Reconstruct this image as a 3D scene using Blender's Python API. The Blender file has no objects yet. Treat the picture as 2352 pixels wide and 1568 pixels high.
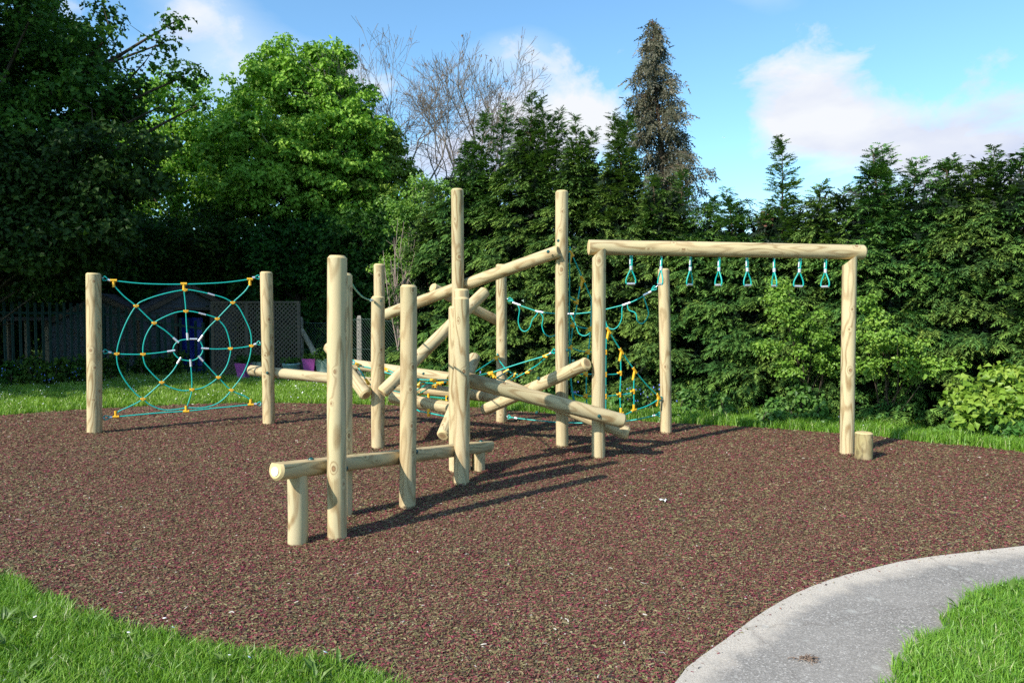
import bpy, math, random
import numpy as np
from mathutils import Vector, Quaternion, Matrix

SC = bpy.context.scene
COL = SC.collection
PI = math.pi
R = math.radians

# ---------------------------------------------------------------- survey
# The site was surveyed from the photograph: eye height, lens and tilt give for
# every sighted point (x, y of the photo, at a known distance) its place in metres.
EYE, F, CX, CY, TILT = 1.55, 1640.0, 1176.0, 784.0, math.atan(69 / 1640.0)
_fw = np.array([0, math.cos(TILT), -math.sin(TILT)])
_up = np.array([0, math.sin(TILT), math.cos(TILT)])
_rt = np.array([1.0, 0, 0])


def ray(x, y):
    return _fw + _rt * ((x - CX) / F) - _up * ((y - CY) / F)


def at(x, y, Y):
    d = ray(x, y)
    return np.array([0, 0, EYE]) + d * (Y / d[1])


def gnd(x, y, z=0.0):
    d = ray(x, y)
    return np.array([0, 0, EYE]) + d * ((z - EYE) / d[2])


def onplane(x, y, p, q):
    """point of the vertical plane through p and q"""
    p, q = np.asarray(p), np.asarray(q)
    n = np.array([-(q - p)[1], (q - p)[0], 0.0])
    c = np.array([0, 0, EYE])
    d = ray(x, y)
    return c + d * (n.dot(p - c) / n.dot(d))


# ---------------------------------------------------------------- helpers
def tag(o, label=None, cat=None, group=None, kind=None):
    if label:
        o['label'] = label
    if cat:
        o['category'] = cat
    if group:
        o['group'] = group
    if kind:
        o['kind'] = kind
    return o


def thing(name, loc, label, cat, group=None):
    o = bpy.data.objects.new(name, None)
    o.empty_display_size = 0.1
    o.location = [float(v) for v in loc]
    COL.objects.link(o)
    return tag(o, label, cat, group)


class MB:
    """collects verts / faces (triangles and quads) of ONE mesh"""

    def __init__(self):
        self.v, self.f, self.m, self.t, self.n, self.uv = [], [], [], [], 0, []

    def add(self, v, f, mat=0, tint=None):
        v = np.asarray(v, dtype=np.float64).reshape(-1, 3)
        f = np.asarray(f, dtype=np.int64)
        self.v.append(v)
        self.f.append((f + self.n, mat))
        if tint is None:
            tint = np.zeros(len(v))
        self.t.append(np.broadcast_to(np.asarray(tint, dtype=np.float64), (len(v),)))
        self.n += len(v)
        return self

    def box(self, lo, hi, mat=0):
        (a, b, c), (d, e, g) = lo, hi
        v = [(a, b, c), (d, b, c), (d, e, c), (a, e, c), (a, b, g), (d, b, g), (d, e, g), (a, e, g)]
        f = [(0, 3, 2, 1), (4, 5, 6, 7), (0, 1, 5, 4), (1, 2, 6, 5), (2, 3, 7, 6), (3, 0, 4, 7)]
        return self.add(v, f, mat)

    def prism(self, poly, z0, z1, mat=0):
        n = len(poly)
        v = [(p[0], p[1], z0) for p in poly] + [(p[0], p[1], z1) for p in poly]
        for i in range(n):
            j = (i + 1) % n
            self.add([v[i], v[j], v[n + j], v[n + i]], [(0, 1, 2, 3)], mat)
        return self

    def bar(self, p, q, w, h, mat=0, up=(0, 0, 1)):
        p, q, up = np.asarray(p, float), np.asarray(q, float), np.asarray(up, float)
        a = q - p
        a = a / np.linalg.norm(a)
        s = np.cross(a, up)
        s /= np.linalg.norm(s)
        u = np.cross(s, a)
        v = []
        for e in (p, q):
            for i, j in ((-1, -1), (1, -1), (1, 1), (-1, 1)):
                v.append(e + s * i * w / 2 + u * j * h / 2)
        return self.add(v, [(0, 1, 2, 3), (7, 6, 5, 4), (0, 4, 5, 1), (1, 5, 6, 2), (2, 6, 7, 3), (3, 7, 4, 0)], mat)

    def tube(self, pts, r, sides=8, mat=0, caps=True, twist=0.0, closed=False):
        pts = np.asarray(pts, float)
        n = len(pts)
        r = np.broadcast_to(np.asarray(r, float), (n,))
        tan = np.gradient(pts, axis=0)
        if closed:
            tan = np.roll(pts, -1, 0) - np.roll(pts, 1, 0)
        tan /= np.maximum(np.linalg.norm(tan, axis=1, keepdims=True), 1e-9)
        ref = np.array([0, 0, 1.0]) if abs(tan[0][2]) < 0.9 else np.array([1.0, 0, 0])
        u = np.cross(tan[0], ref)
        u /= np.linalg.norm(u)
        ang = np.arange(sides) * 2 * PI / sides
        vs, s = [], 0.0
        for i in range(n):
            u = u - tan[i] * u.dot(tan[i])
            u /= max(np.linalg.norm(u), 1e-9)
            w = np.cross(tan[i], u)
            if i:
                s += np.linalg.norm(pts[i] - pts[i - 1])
            an = ang + s * twist
            vs.append(pts[i] + r[i] * (np.cos(an)[:, None] * u + np.sin(an)[:, None] * w))
        v = np.concatenate(vs)
        f = []
        for i in range(n if closed else n - 1):
            k = (i + 1) % n
            for j in range(sides):
                f.append((i * sides + j, i * sides + (j + 1) % sides, k * sides + (j + 1) % sides, k * sides + j))
        self.add(v, f, mat)
        if caps and not closed:
            for i, flip in ((0, True), (n - 1, False)):
                ring = list(range(sides))
                vv = np.concatenate([vs[i], pts[i][None]])
                ff = [(a, (a + 1) % sides, sides) for a in ring]
                if flip:
                    ff = [x[::-1] for x in ff]
                self.add(vv, ff, mat)
        return self

    def mesh(self, name, mats, smooth=False):
        me = bpy.data.meshes.new(name)
        if not self.v:
            return me
        v = np.concatenate(self.v)
        me.vertices.add(len(v))
        me.vertices.foreach_set('co', v.astype(np.float32).ravel())
        loops, starts, mi, k = [], [], [], 0
        for f, m in self.f:
            if not len(f):
                continue
            a, b = f.shape
            loops.append(f.ravel())
            starts.append(k + np.arange(a) * b)
            k += a * b
            mi.append(np.full(a, m))
        loops, starts, mi = np.concatenate(loops), np.concatenate(starts), np.concatenate(mi)
        me.loops.add(len(loops))
        me.loops.foreach_set('vertex_index', loops.astype(np.int32))
        me.polygons.add(len(starts))
        me.polygons.foreach_set('loop_start', starts.astype(np.int32))
        for m in mats:
            me.materials.append(m)
        me.polygons.foreach_set('material_index', mi.astype(np.int32))
        me.polygons.foreach_set('use_smooth', np.full(len(starts), bool(smooth)))
        t = np.concatenate(self.t)
        if np.any(t):
            at_ = me.attributes.new('tint', 'FLOAT', 'POINT')
            at_.data.foreach_set('value', t.astype(np.float32))
        me.update(calc_edges=True)
        me.validate()
        return me

    def build(self, name, mats, parent=None, smooth=False, loc=None):
        if not isinstance(mats, (list, tuple)):
            mats = [mats]
        o = bpy.data.objects.new(name, self.mesh(name, mats, smooth))
        COL.objects.link(o)
        if loc is not None:
            o.location = [float(x) for x in loc]
        if parent is not None:
            o.parent = parent
            # meshes are given in world metres unless loc says otherwise
            if loc is None:
                o.location = -Vector(parent_origin(parent))
            else:
                o.location = Vector([float(x) for x in loc]) - Vector(parent_origin(parent))
        return o


def parent_origin(p):
    v = Vector(p.location)
    while p.parent is not None:
        p = p.parent
        v = v + Vector(p.location)
    return v


def spline(pts, k=6, closed=False):
    """Catmull-Rom through pts"""
    P = [np.asarray(p, float) for p in pts]
    n = len(P)
    out = []
    for i in range(n if closed else n - 1):
        if closed:
            a, b, c, d = P[i - 1], P[i], P[(i + 1) % n], P[(i + 2) % n]
        else:
            a, b, c, d = P[max(i - 1, 0)], P[i], P[i + 1], P[min(i + 2, n - 1)]
        for j in range(k):
            t = j / k
            out.append(0.5 * ((2 * b) + (c - a) * t + (2 * a - 5 * b + 4 * c - d) * t * t + (3 * b - a - 3 * c + d) * t ** 3))
    if not closed:
        out.append(P[-1])
    return np.array(out)


# ---------------------------------------------------------------- materials
class NT:
    def __init__(self, name):
        self.m = bpy.data.materials.new(name)
        self.m.use_nodes = True
        self.t = self.m.node_tree
        self.b = self.t.nodes['Principled BSDF']
        self.out = self.t.nodes['Material Output']

    def n(self, typ, **kw):
        nd = self.t.nodes.new('ShaderNode' + typ)
        for k, v in kw.items():
            if k == 'ins':
                for a, b in v.items():
                    self.put(nd.inputs[a], b)
            else:
                setattr(nd, k, v)
        return nd

    def put(self, sock, v):
        if isinstance(v, bpy.types.NodeSocket):
            self.t.links.new(v, sock)
        else:
            sock.default_value = v

    def math(self, op, a, b=0.0, c=None):
        nd = self.n('Math', operation=op)
        self.put(nd.inputs[0], a)
        self.put(nd.inputs[1], b)
        if c is not None:
            self.put(nd.inputs[2], c)
        return nd.outputs[0]

    def vmath(self, op, a, b=(0, 0, 0), s=None):
        nd = self.n('VectorMath', operation=op)
        self.put(nd.inputs[0], a)
        if op != 'LENGTH':
            self.put(nd.inputs[1], b)
        if s is not None:
            self.put(nd.inputs['Scale'], s)
        return nd.outputs['Value' if op == 'LENGTH' else 'Vector']

    def mix(self, f, a, b, mode='MIX'):
        nd = self.n('MixRGB', blend_type=mode)
        self.put(nd.inputs[0], f)
        self.put(nd.inputs[1], a)
        self.put(nd.inputs[2], b)
        return nd.outputs[0]

    def ramp(self, f, stops, interp='LINEAR'):
        nd = self.n('ValToRGB')
        cr = nd.color_ramp
        cr.interpolation = interp
        while len(cr.elements) < len(stops):
            cr.elements.new(0.5)
        for e, (p, c) in zip(cr.elements, stops):
            e.position = p
            e.color = (c[0], c[1], c[2], 1) if not isinstance(c, (int, float)) else (c, c, c, 1)
        self.put(nd.inputs[0], f)
        return nd.outputs[0]

    def noise(self, vec, scale, detail=3.0, rough=0.55, dist=0.0, out='Fac', dims='3D'):
        nd = self.n('TexNoise', noise_dimensions=dims)
        if vec is not None:
            self.put(nd.inputs['Vector'], vec)
        nd.inputs['Scale'].default_value = scale
        nd.inputs['Detail'].default_value = detail
        nd.inputs['Roughness'].default_value = rough
        nd.inputs['Distortion'].default_value = dist
        return nd.outputs[out]

    def bump(self, h, strength=0.3, dist=0.01):
        nd = self.n('Bump')
        nd.inputs['Strength'].default_value = strength
        nd.inputs['Distance'].default_value = dist
        self.put(nd.inputs['Height'], h)
        self.t.links.new(nd.outputs[0], self.b.inputs['Normal'])

    def set(self, color=None, rough=None, metal=None, spec=None):
        if color is not None:
            self.put(self.b.inputs['Base Color'], color if isinstance(color, bpy.types.NodeSocket) else (*color, 1))
        if rough is not None:
            self.put(self.b.inputs['Roughness'], rough)
        if metal is not None:
            self.b.inputs['Metallic'].default_value = metal
        if spec is not None:
            self.b.inputs['Specular IOR Level'].default_value = spec
        return self

    def coord(self, which='Object'):
        return self.n('TexCoord').outputs[which]

    def rand(self):
        return self.n('ObjectInfo').outputs['Random']


def plain(name, color, rough=0.6, metal=0.0, var=0.12, scale=9.0, bump=0.0, spec=0.5):
    t = NT(name)
    c = t.coord()
    f = t.noise(c, scale, 5)
    a = tuple(x * (1 - var) for x in color)
    b = tuple(min(1, x * (1 + var)) for x in color)
    t.set(t.ramp(f, [(0.3, a), (0.7, b)]), rough, metal, spec)
    if bump:
        t.bump(f, bump, 0.01)
    return t.m


def wood_mat(name='treated_pine', light=(0.565, 0.445, 0.255), dark=(0.20, 0.115, 0.045), green=(0.455, 0.395, 0.225), dirty=0.0):
    t = NT(name)
    co = t.coord()
    rnd = t.rand()
    off = t.n('CombineXYZ', ins={0: 0.0, 1: 0.0, 2: t.math('MULTIPLY', rnd, 37.0)}).outputs[0]
    c = t.vmath('ADD', co, off)
    sep = t.n('SeparateXYZ', ins={0: co}).outputs
    zz = t.math('ADD', sep[2], t.math('MULTIPLY', rnd, 37.0))
    # knots on the unrolled surface
    a2 = t.math('MULTIPLY', t.math('ARCTAN2', sep[1], sep[0]), 0.075)
    uv = t.n('CombineXYZ', ins={0: a2, 1: t.math('MULTIPLY', zz, 0.80), 2: rnd}).outputs[0]
    vo = t.n('TexVoronoi', voronoi_dimensions='2D')
    t.put(vo.inputs['Vector'], uv)
    vo.inputs['Scale'].default_value = 4.6
    kd = t.math('MULTIPLY', vo.outputs['Distance'], t.math('MULTIPLY_ADD', t.n('SeparateColor', ins={0: vo.outputs['Color']}).outputs[1], 1.5, 0.95))
    has = t.math('GREATER_THAN', t.n('SeparateColor', ins={0: vo.outputs['Color']}).outputs[0], 0.30)
    knear = t.math('MULTIPLY', has, t.math('POWER', 2.7183, t.math('MULTIPLY', t.math('MULTIPLY', kd, kd), -42.0)))
    # growth rings cut by the round surface
    sl = t.vmath('MULTIPLY', c, (5.0, 5.0, 1.15))
    wob = t.vmath('SUBTRACT', t.noise(sl, 1.0, 1.5, out='Color'), (0.5, 0.5, 0.5))
    cc = t.vmath('ADD', t.vmath('MULTIPLY', co, (1, 1, 0)), t.vmath('MULTIPLY', wob, (0.085, 0.085, 0.0)))
    rr = t.math('ADD', t.vmath('LENGTH', cc), t.math('MULTIPLY', knear, 0.021))
    fine = t.noise(t.vmath('MULTIPLY', c, (40, 40, 1.2)), 1.0, 3)
    wave = t.math('SINE', t.math('ADD', t.math('MULTIPLY', rr, 560.0), t.math('MULTIPLY', fine, 1.4)))
    ring = t.ramp(t.math('MULTIPLY_ADD', wave, 0.5, 0.5), [(0.0, 0.0), (0.55, 0.05), (1.0, 1.0)])
    tone = t.noise(t.vmath('MULTIPLY', c, (3.5, 3.5, 1.0)), 1.6, 4)
    base = t.mix(t.ramp(tone, [(0.40, 0.0), (0.66, 1.0)]), (*light, 1), (*green, 1))
    tone2 = t.ramp(t.math('FRACT', t.math('MULTIPLY', rnd, 7.3)), [(0.0, (0.86, 0.84, 0.80)), (0.5, (1.0, 1.0, 1.0)), (1.0, (0.98, 0.93, 0.86))])
    base = t.mix(1.0, base, tone2, 'MULTIPLY')
    patch = t.ramp(t.noise(t.vmath('MULTIPLY', c, (7, 7, 1.6)), 1.0, 5, 0.65), [(0.50, 0.0), (0.62, 1.0)])
    base = t.mix(t.ramp(t.noise(t.vmath('MULTIPLY', c, (9, 9, 2.2)), 1.0, 5, 0.7), [(0.42, 0.0), (0.72, 0.55)]), base, (0.39, 0.325, 0.22, 1))
    ringamt = t.math('MULTIPLY', ring, t.math('MULTIPLY_ADD', patch, 0.42, 0.48))
    base = t.mix(ringamt, base, (*dark, 1))
    base = t.mix(t.math('MULTIPLY', fine, 0.25), base, (light[0] * .8, light[1] * .78, light[2] * .68, 1))
    kn = t.math('MULTIPLY', has, t.ramp(kd, [(0.0, 1.0), (0.062, 0.95), (0.10, 0.0)]))
    kcol = t.ramp(kd, [(0.0, (0.27, 0.15, 0.07)), (0.040, (0.30, 0.17, 0.08)), (0.058, (0.10, 0.045, 0.02)), (0.095, (0.30, 0.18, 0.075))])
    base = t.mix(t.math('MULTIPLY', kn, 0.85), base, kcol)
    # small dark checks and scuffs
    chk = t.ramp(t.noise(t.vmath('MULTIPLY', c, (60, 60, 2.2)), 1.0, 2), [(0.69, 0.0), (0.74, 1.0)])
    base = t.mix(t.math('MULTIPLY', chk, 0.55), base, (0.17, 0.11, 0.05, 1))
    if dirty:
        spl = t.ramp(t.math('ADD', sep[2], t.math('MULTIPLY', t.noise(c, 30, 4), 0.16)), [(0.06, 1.0), (0.17, 0.0)])
        base = t.mix(t.math('MULTIPLY', spl, dirty), base, (0.30, 0.22, 0.14, 1))
    if dirty > 0.5:
        stn = t.ramp(t.math('ADD', t.noise(t.vmath('MULTIPLY', c, (11, 11, 3.5)), 1.0, 4, 0.6), t.math('MULTIPLY', sep[2], -0.35)), [(0.46, 0.0), (0.56, 1.0)])
        base = t.mix(t.math('MULTIPLY', stn, 0.75), base, (0.075, 0.055, 0.03, 1))
    t.set(base, t.math('MULTIPLY_ADD', fine, 0.2, 0.62), spec=0.25)
    t.bump(t.math('ADD', t.math('MULTIPLY', ring, -0.5), t.math('MULTIPLY', fine, 0.7)), 0.18, 0.004)
    return t.m


def endgrain(name, heart):
    t = NT(name)
    co = t.coord()
    rnd = t.rand()
    xy = t.vmath('MULTIPLY', co, (1, 1, 0))
    wob = t.vmath('MULTIPLY', t.vmath('SUBTRACT', t.noise(t.vmath('ADD', co, (3, 1, 2)), 14, 3, out='Color'), (0.5, 0.5, 0.5)), (0.02, 0.02, 0))
    rr = t.vmath('LENGTH', t.vmath('ADD', xy, wob))
    ring = t.ramp(t.math('SINE', t.math('MULTIPLY', rr, 900.0)), [(0.2, 0.0), (1.0, 1.0)])
    base = t.mix(t.math('MULTIPLY', ring, 0.4), (0.60, 0.46, 0.23, 1), (0.42, 0.29, 0.13, 1))
    if heart:
        h = t.ramp(rr, [(0.030, 1.0), (0.044, 0.0)])
        base = t.mix(t.math('MULTIPLY', h, 0.85), base, t.ramp(t.noise(co, 45, 4), [(0.3, (0.20, 0.10, 0.045)), (0.7, (0.42, 0.25, 0.12))]))
    base = t.mix(t.math('MULTIPLY', t.noise(co, 120, 3), 0.3), base, (0.35, 0.25, 0.13, 1))
    t.set(base, 0.75, spec=0.2)
    t.bump(ring, 0.15, 0.003)
    return t.m


def rope_mat():
    t = NT('turquoise_rope')
    c = t.coord()
    f = t.noise(c, 300, 3)
    t.set(t.ramp(f, [(0.3, (0.0, 0.27, 0.225)), (0.7, (0.008, 0.42, 0.355))]), 0.42, spec=0.4)
    return t.m


def leaf_mat(name, stops, transl=0.28, rough=0.5, hue=0.04, spec=0.35):
    t = NT(name)
    a = t.n('Attribute', attribute_name='tint').outputs['Fac']
    rnd = t.rand()
    c = t.coord()
    big = t.noise(c, 0.9, 2)
    f = t.math('ADD', a, t.math('MULTIPLY', t.math('SUBTRACT', big, 0.5), 0.45))
    col = t.ramp(f, stops)
    hs = t.n('HueSaturation')
    t.put(hs.inputs['Hue'], t.math('MULTIPLY_ADD', rnd, hue, 0.5 - hue / 2))
    t.put(hs.inputs['Color'], col)
    hs.inputs['Saturation'].default_value = 1.0
    t.set(hs.outputs[0], rough, spec=spec)
    if transl:
        tr = t.n('BsdfTranslucent')
        t.put(tr.inputs[0], t.mix(1.0, hs.outputs[0], (1.0, 1.25, 0.45, 1), 'MULTIPLY'))
        mx = t.n('MixShader')
        mx.inputs[0].default_value = transl
        t.t.links.new(t.b.outputs[0], mx.inputs[1])
        t.t.links.new(tr.outputs[0], mx.inputs[2])
        t.t.links.new(mx.outputs[0], t.out.inputs[0])
    return t.m


M = {}
M['wood'] = wood_mat('treated_pine', dirty=0.35)
M['log'] = wood_mat('treated_pine_log')
M['stumpwood'] = wood_mat('weathered_pine', (0.42, 0.33, 0.15), (0.16, 0.11, 0.05), (0.30, 0.26, 0.12), dirty=0.8)
M['end'] = endgrain('end_grain', False)
M['heart'] = endgrain('end_grain_heart', True)
M['rope'] = rope_mat()
M['yellow'] = plain('yellow_plastic', (0.80, 0.42, 0.02), 0.38, var=0.06)
M['yellow_face'] = plain('yellow_plastic_core', (0.70, 0.26, 0.04), 0.45)
M['alu'] = plain('aluminium', (0.72, 0.72, 0.75), 0.45, 0.8, var=0.1, scale=60)
M['cap'] = plain('dark_green_cap', (0.015, 0.075, 0.07), 0.25, var=0.05)
M['steel'] = plain('galvanised_steel', (0.5, 0.52, 0.55), 0.35, 0.9)


def bark(name, a, b):
    t = NT(name)
    c = t.coord()
    f = t.noise(t.vmath('MULTIPLY', c, (14, 14, 3)), 1.0, 6, 0.65)
    t.set(t.ramp(f, [(0.3, a), (0.7, b)]), 0.85, spec=0.15)
    t.bump(f, 0.7, 0.03)
    return t.m


M['bark'] = bark('dark_bark', (0.025, 0.02, 0.015), (0.11, 0.085, 0.06))
M['greybark'] = bark('grey_bark', (0.10, 0.085, 0.07), (0.30, 0.26, 0.22))
M['palebark'] = bark('pale_bark', (0.22, 0.19, 0.14), (0.42, 0.37, 0.27))
M['deadbark'] = bark('conifer_bark', (0.05, 0.032, 0.022), (0.16, 0.105, 0.07))

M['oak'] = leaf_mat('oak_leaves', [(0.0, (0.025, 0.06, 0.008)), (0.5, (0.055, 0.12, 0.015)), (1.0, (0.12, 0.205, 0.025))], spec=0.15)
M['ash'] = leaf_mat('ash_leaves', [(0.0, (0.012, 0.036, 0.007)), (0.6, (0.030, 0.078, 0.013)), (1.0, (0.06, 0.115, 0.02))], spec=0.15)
M['maple'] = leaf_mat('maple_leaves', [(0.0, (0.085, 0.185, 0.018)), (0.5, (0.20, 0.37, 0.045)), (1.0, (0.33, 0.49, 0.08))], spec=0.15)
M['lime'] = leaf_mat('yellow_green_leaves', [(0.0, (0.08, 0.15, 0.015)), (0.5, (0.16, 0.26, 0.03)), (1.0, (0.27, 0.36, 0.055))])
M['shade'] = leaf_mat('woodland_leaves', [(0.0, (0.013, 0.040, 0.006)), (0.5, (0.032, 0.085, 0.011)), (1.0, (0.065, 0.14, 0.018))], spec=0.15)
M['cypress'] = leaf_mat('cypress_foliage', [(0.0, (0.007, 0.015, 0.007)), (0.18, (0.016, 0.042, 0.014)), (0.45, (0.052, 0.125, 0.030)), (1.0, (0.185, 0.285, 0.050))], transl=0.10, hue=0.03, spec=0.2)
M['spruce'] = leaf_mat('dying_conifer_foliage', [(0.0, (0.040, 0.040, 0.020)), (0.5, (0.085, 0.088, 0.050)), (1.0, (0.155, 0.135, 0.085))], transl=0.12, hue=0.02)
M['seed'] = leaf_mat('dry_seed_keys', [(0.0, (0.12, 0.075, 0.05)), (1.0, (0.32, 0.22, 0.15))], transl=0.2, hue=0.02)
M['hawthorn'] = leaf_mat('hawthorn_leaves', [(0.0, (0.075, 0.16, 0.016)), (0.5, (0.145, 0.28, 0.03)), (1.0, (0.24, 0.37, 0.055))])
M['lilac'] = leaf_mat('lilac_leaves', [(0.0, (0.09, 0.20, 0.02)), (0.5, (0.15, 0.29, 0.032)), (1.0, (0.23, 0.36, 0.055))], rough=0.45, spec=0.3)
M['weed'] = leaf_mat('weed_leaves', [(0.0, (0.045, 0.11, 0.016)), (0.5, (0.09, 0.19, 0.03)), (1.0, (0.16, 0.26, 0.06))])
M['grass'] = leaf_mat('grass_blades', [(0.0, (0.07, 0.155, 0.012)), (0.5, (0.165, 0.30, 0.026)), (0.86, (0.26, 0.40, 0.05)), (1.0, (0.50, 0.50, 0.24))], transl=0.3, rough=0.42, spec=0.5)
M['petal'] = plain('white_petals', (0.85, 0.85, 0.83), 0.6)
M['bluebell'] = plain('bluebell_petals', (0.10, 0.16, 0.55), 0.6)


# ---------------------------------------------------------------- camera, light, sky
cam = bpy.data.cameras.new('camera')
cam.sensor_width = 36.0
cam.lens = 36.0 * F / 2352.0
cam.clip_start = 0.05
cam.clip_end = 2000.0
co = bpy.data.objects.new('camera', cam)
co.location = (0, 0, EYE)
co.rotation_euler = (PI / 2 - TILT, 0, 0)
COL.objects.link(co)
SC.camera = co

SUN_AZ = R(228.0)            # clockwise from +Y: behind the camera's left shoulder
SUN_EL = R(35.0)
sdir = Vector((math.sin(SUN_AZ) * math.cos(SUN_EL), math.cos(SUN_AZ) * math.cos(SUN_EL), math.sin(SUN_EL)))
sl = bpy.data.lights.new('sun', 'SUN')
sl.energy = 4.6
sl.angle = R(0.53)
sl.color = (1.0, 0.945, 0.86)
so = bpy.data.objects.new('sun', sl)
so.rotation_euler = sdir.to_track_quat('Z', 'Y').to_euler()
so.location = (-20, -18, 20)
COL.objects.link(so)


def build_world():
    w = bpy.data.worlds.new('World')
    SC.world = w
    w.use_nodes = True
    t = NT.__new__(NT)
    t.t = w.node_tree
    for n in list(t.t.nodes):
        t.t.nodes.remove(n)
    out = t.n('OutputWorld')
    bg = t.n('Background')
    t.t.links.new(bg.outputs[0], out.inputs[0])
    sky = t.n('TexSky', sky_type='NISHITA')
    sky.sun_disc = False
    sky.sun_elevation = SUN_EL
    sky.sun_rotation = SUN_AZ
    sky.altitude = 50
    sky.air_density = 1.0
    sky.dust_density = 0.6
    sky.ozone_density = 1.0
    d = t.n('TexCoord').outputs['Generated']
    s = t.n('SeparateXYZ', ins={0: d}).outputs
    az = t.math('ARCTAN2', s[0], s[1])
    el = t.math('ARCSINE', s[2])
    # warp the cloud outlines with billowy noise
    n1 = t.noise(t.vmath('MULTIPLY', t.vmath('ADD', d, (0.3, 1.1, 0.6)), (1, 1, 1.5)), 8.5, 12, 0.62, 0.35)
    n2 = t.noise(t.vmath('MULTIPLY', t.vmath('ADD', d, (4, 2, 7)), (1, 1, 2.4)), 3.2, 7, 0.6)

    def blob(a0, e0, ra, re, rot=0.0):
        da = t.math('SUBTRACT', az, R(a0))
        de = t.math('SUBTRACT', el, R(e0))
        c_, s_ = math.cos(R(rot)), math.sin(R(rot))
        u = t.math('ADD', t.math('MULTIPLY', da, c_ / R(ra)), t.math('MULTIPLY', de, s_ / R(ra)))
        v = t.math('ADD', t.math('MULTIPLY', da, -s_ / R(re)), t.math('MULTIPLY', de, c_ / R(re)))
        q = t.math('ADD', t.math('MULTIPLY', u, u), t.math('MULTIPLY', v, v))
        return t.math('POWER', 2.7183, t.math('MULTIPLY', q, -1.0))

    def total(bl):
        x = None
        for b, w_ in bl:
            y = t.math('MULTIPLY', blob(*b), w_)
            x = y if x is None else t.math('ADD', x, y)
        return x

    dense = total([((23.0, 15.2, 4.2, 3.5, -32), 1.0), ((28.5, 12.0, 6.0, 2.9, -16), 1.0), ((36, 8.6, 8.0, 3.4, -16), 1.05), ((20, 13.2, 2.6, 1.9, 0), 0.6), ((44, 9, 9, 4, 0), 1.0),
                   ((3.0, 13.6, 4.8, 3.0, 6), 1.25), ((7.0, 15.0, 2.0, 2.6, 30), 1.05), ((-3, 11.5, 8, 4, 0), 1.0), ((1.5, 19.0, 3.6, 1.5, -12), 0.62), ((-23.5, 21.0, 3.2, 1.6, -25), 0.55), ((-14, 17.5, 9, 1.7, -6), 0.55), ((30, 7.2, 14, 3.2, 0), 0.75), ((-70, 20, 14, 6, 0), 1.0), ((80, 22, 16, 7, 0), 1.0), ((150, 25, 30, 9, 0), 0.9)])
    mask = t.ramp(t.math('ADD', t.math('MULTIPLY', dense, 0.80), t.math('MULTIPLY', t.math('SUBTRACT', n1, 0.5), 2.5)), [(0.34, 0.0), (0.62, 0.58), (1.05, 1.0)])
    thin = total([((1, 19.5, 5, 2.2, 0), 0.65), ((-23, 21.0, 4.5, 2.6, -20), 0.65), ((-18, 16.5, 12, 3.0, 0), 0.75), ((18, 23.2, 4.0, 1.7, -25), 0.5), ((5.5, 24, 3.0, 0.7, 0), 0.5), ((0, 6, 40, 3.5, 0), 0.35), ((40, 6, 14, 5, 0), 0.5)])
    veil = t.ramp(t.math('ADD', t.math('MULTIPLY', thin, 1.3), t.math('MULTIPLY', t.math('SUBTRACT', n2, 0.5), 1.1)), [(0.25, 0.0), (1.0, 0.75)])
    grey = t.ramp(t.math('SUBTRACT', t.noise(t.vmath('MULTIPLY', t.vmath('ADD', d, (1, 8, 2)), (1, 1, 2.4)), 6.0, 6, 0.5), t.math('MULTIPLY', t.math('SUBTRACT', el, R(13.0)), 1.6)), [(0.36, 0.0), (0.62, 1.0)])
    ccol = t.mix(grey, (4.75, 4.9, 5.15, 1), (3.5, 3.85, 4.8, 1))
    # clear air: Nishita, with the tint of the photograph's white balance
    sk = t.mix(1.0, sky.outputs[0], SKY_TINT, 'MULTIPLY')
    c1 = t.mix(t.math('MULTIPLY', veil, 0.8), sk, (4.2, 4.9, 5.5, 1))
    c2 = t.mix(mask, c1, ccol)
    t.put(bg.inputs[0], c2)
    bg.inputs[1].default_value = 0.12


SKY_TINT = (0.86, 1.20, 1.33, 1)
build_world()

# ---------------------------------------------------------------- ground
def mulch_material():
    t = NT('rubber_mulch')
    c = t.coord()
    wob = t.vmath('MULTIPLY', t.vmath('SUBTRACT', t.noise(c, 25, 3, out='Color'), (0.5, 0.5, 0.5)), (0.05, 0.05, 0))
    cc = t.vmath('ADD', c, wob)
    layers = []
    for k, (rot, sc) in enumerate(((0.3, (120, 46, 1)), (1.4, (48, 125, 1)))):
        mp = t.n('Mapping')
        mp.inputs['Rotation'].default_value = (0, 0, rot)
        mp.inputs['Scale'].default_value = sc
        t.put(mp.inputs['Vector'], cc)
        vo = t.n('TexVoronoi', voronoi_dimensions='2D')
        vo.inputs['Scale'].default_value = 1.0
        t.put(vo.inputs['Vector'], mp.outputs[0])
        layers.append(vo)
    pick = t.math('GREATER_THAN', t.noise(c, 40, 2), 0.5)
    rndc = t.mix(pick, layers[0].outputs['Color'], layers[1].outputs['Color'])
    dist = t.mix(pick, layers[0].outputs['Distance'], layers[1].outputs['Distance'])
    f = t.n('SeparateColor', ins={0: rndc}).outputs[0]
    col = t.ramp(f, MULCH, 'CONSTANT')
    col = t.mix(t.ramp(dist, [(0.35, 0.0), (0.75, 0.85)]), col, (0.02, 0.014, 0.013, 1))
    t.set(col, 0.8, spec=0.2)
    t.bump(dist, -0.6, 0.012)
    return t.m


MULCH = [(0.0, (0.030, 0.020, 0.018)), (0.09, (0.120, 0.020, 0.028)), (0.20, (0.190, 0.030, 0.046)), (0.30, (0.255, 0.042, 0.066)), (0.35, (0.200, 0.095, 0.060)), (0.50, (0.148, 0.126, 0.048)),
         (0.68, (0.200, 0.176, 0.074)), (0.85, (0.255, 0.222, 0.115)), (0.945, (0.070, 0.055, 0.032)), (0.9935, (0.52, 0.47, 0.40))]


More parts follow.
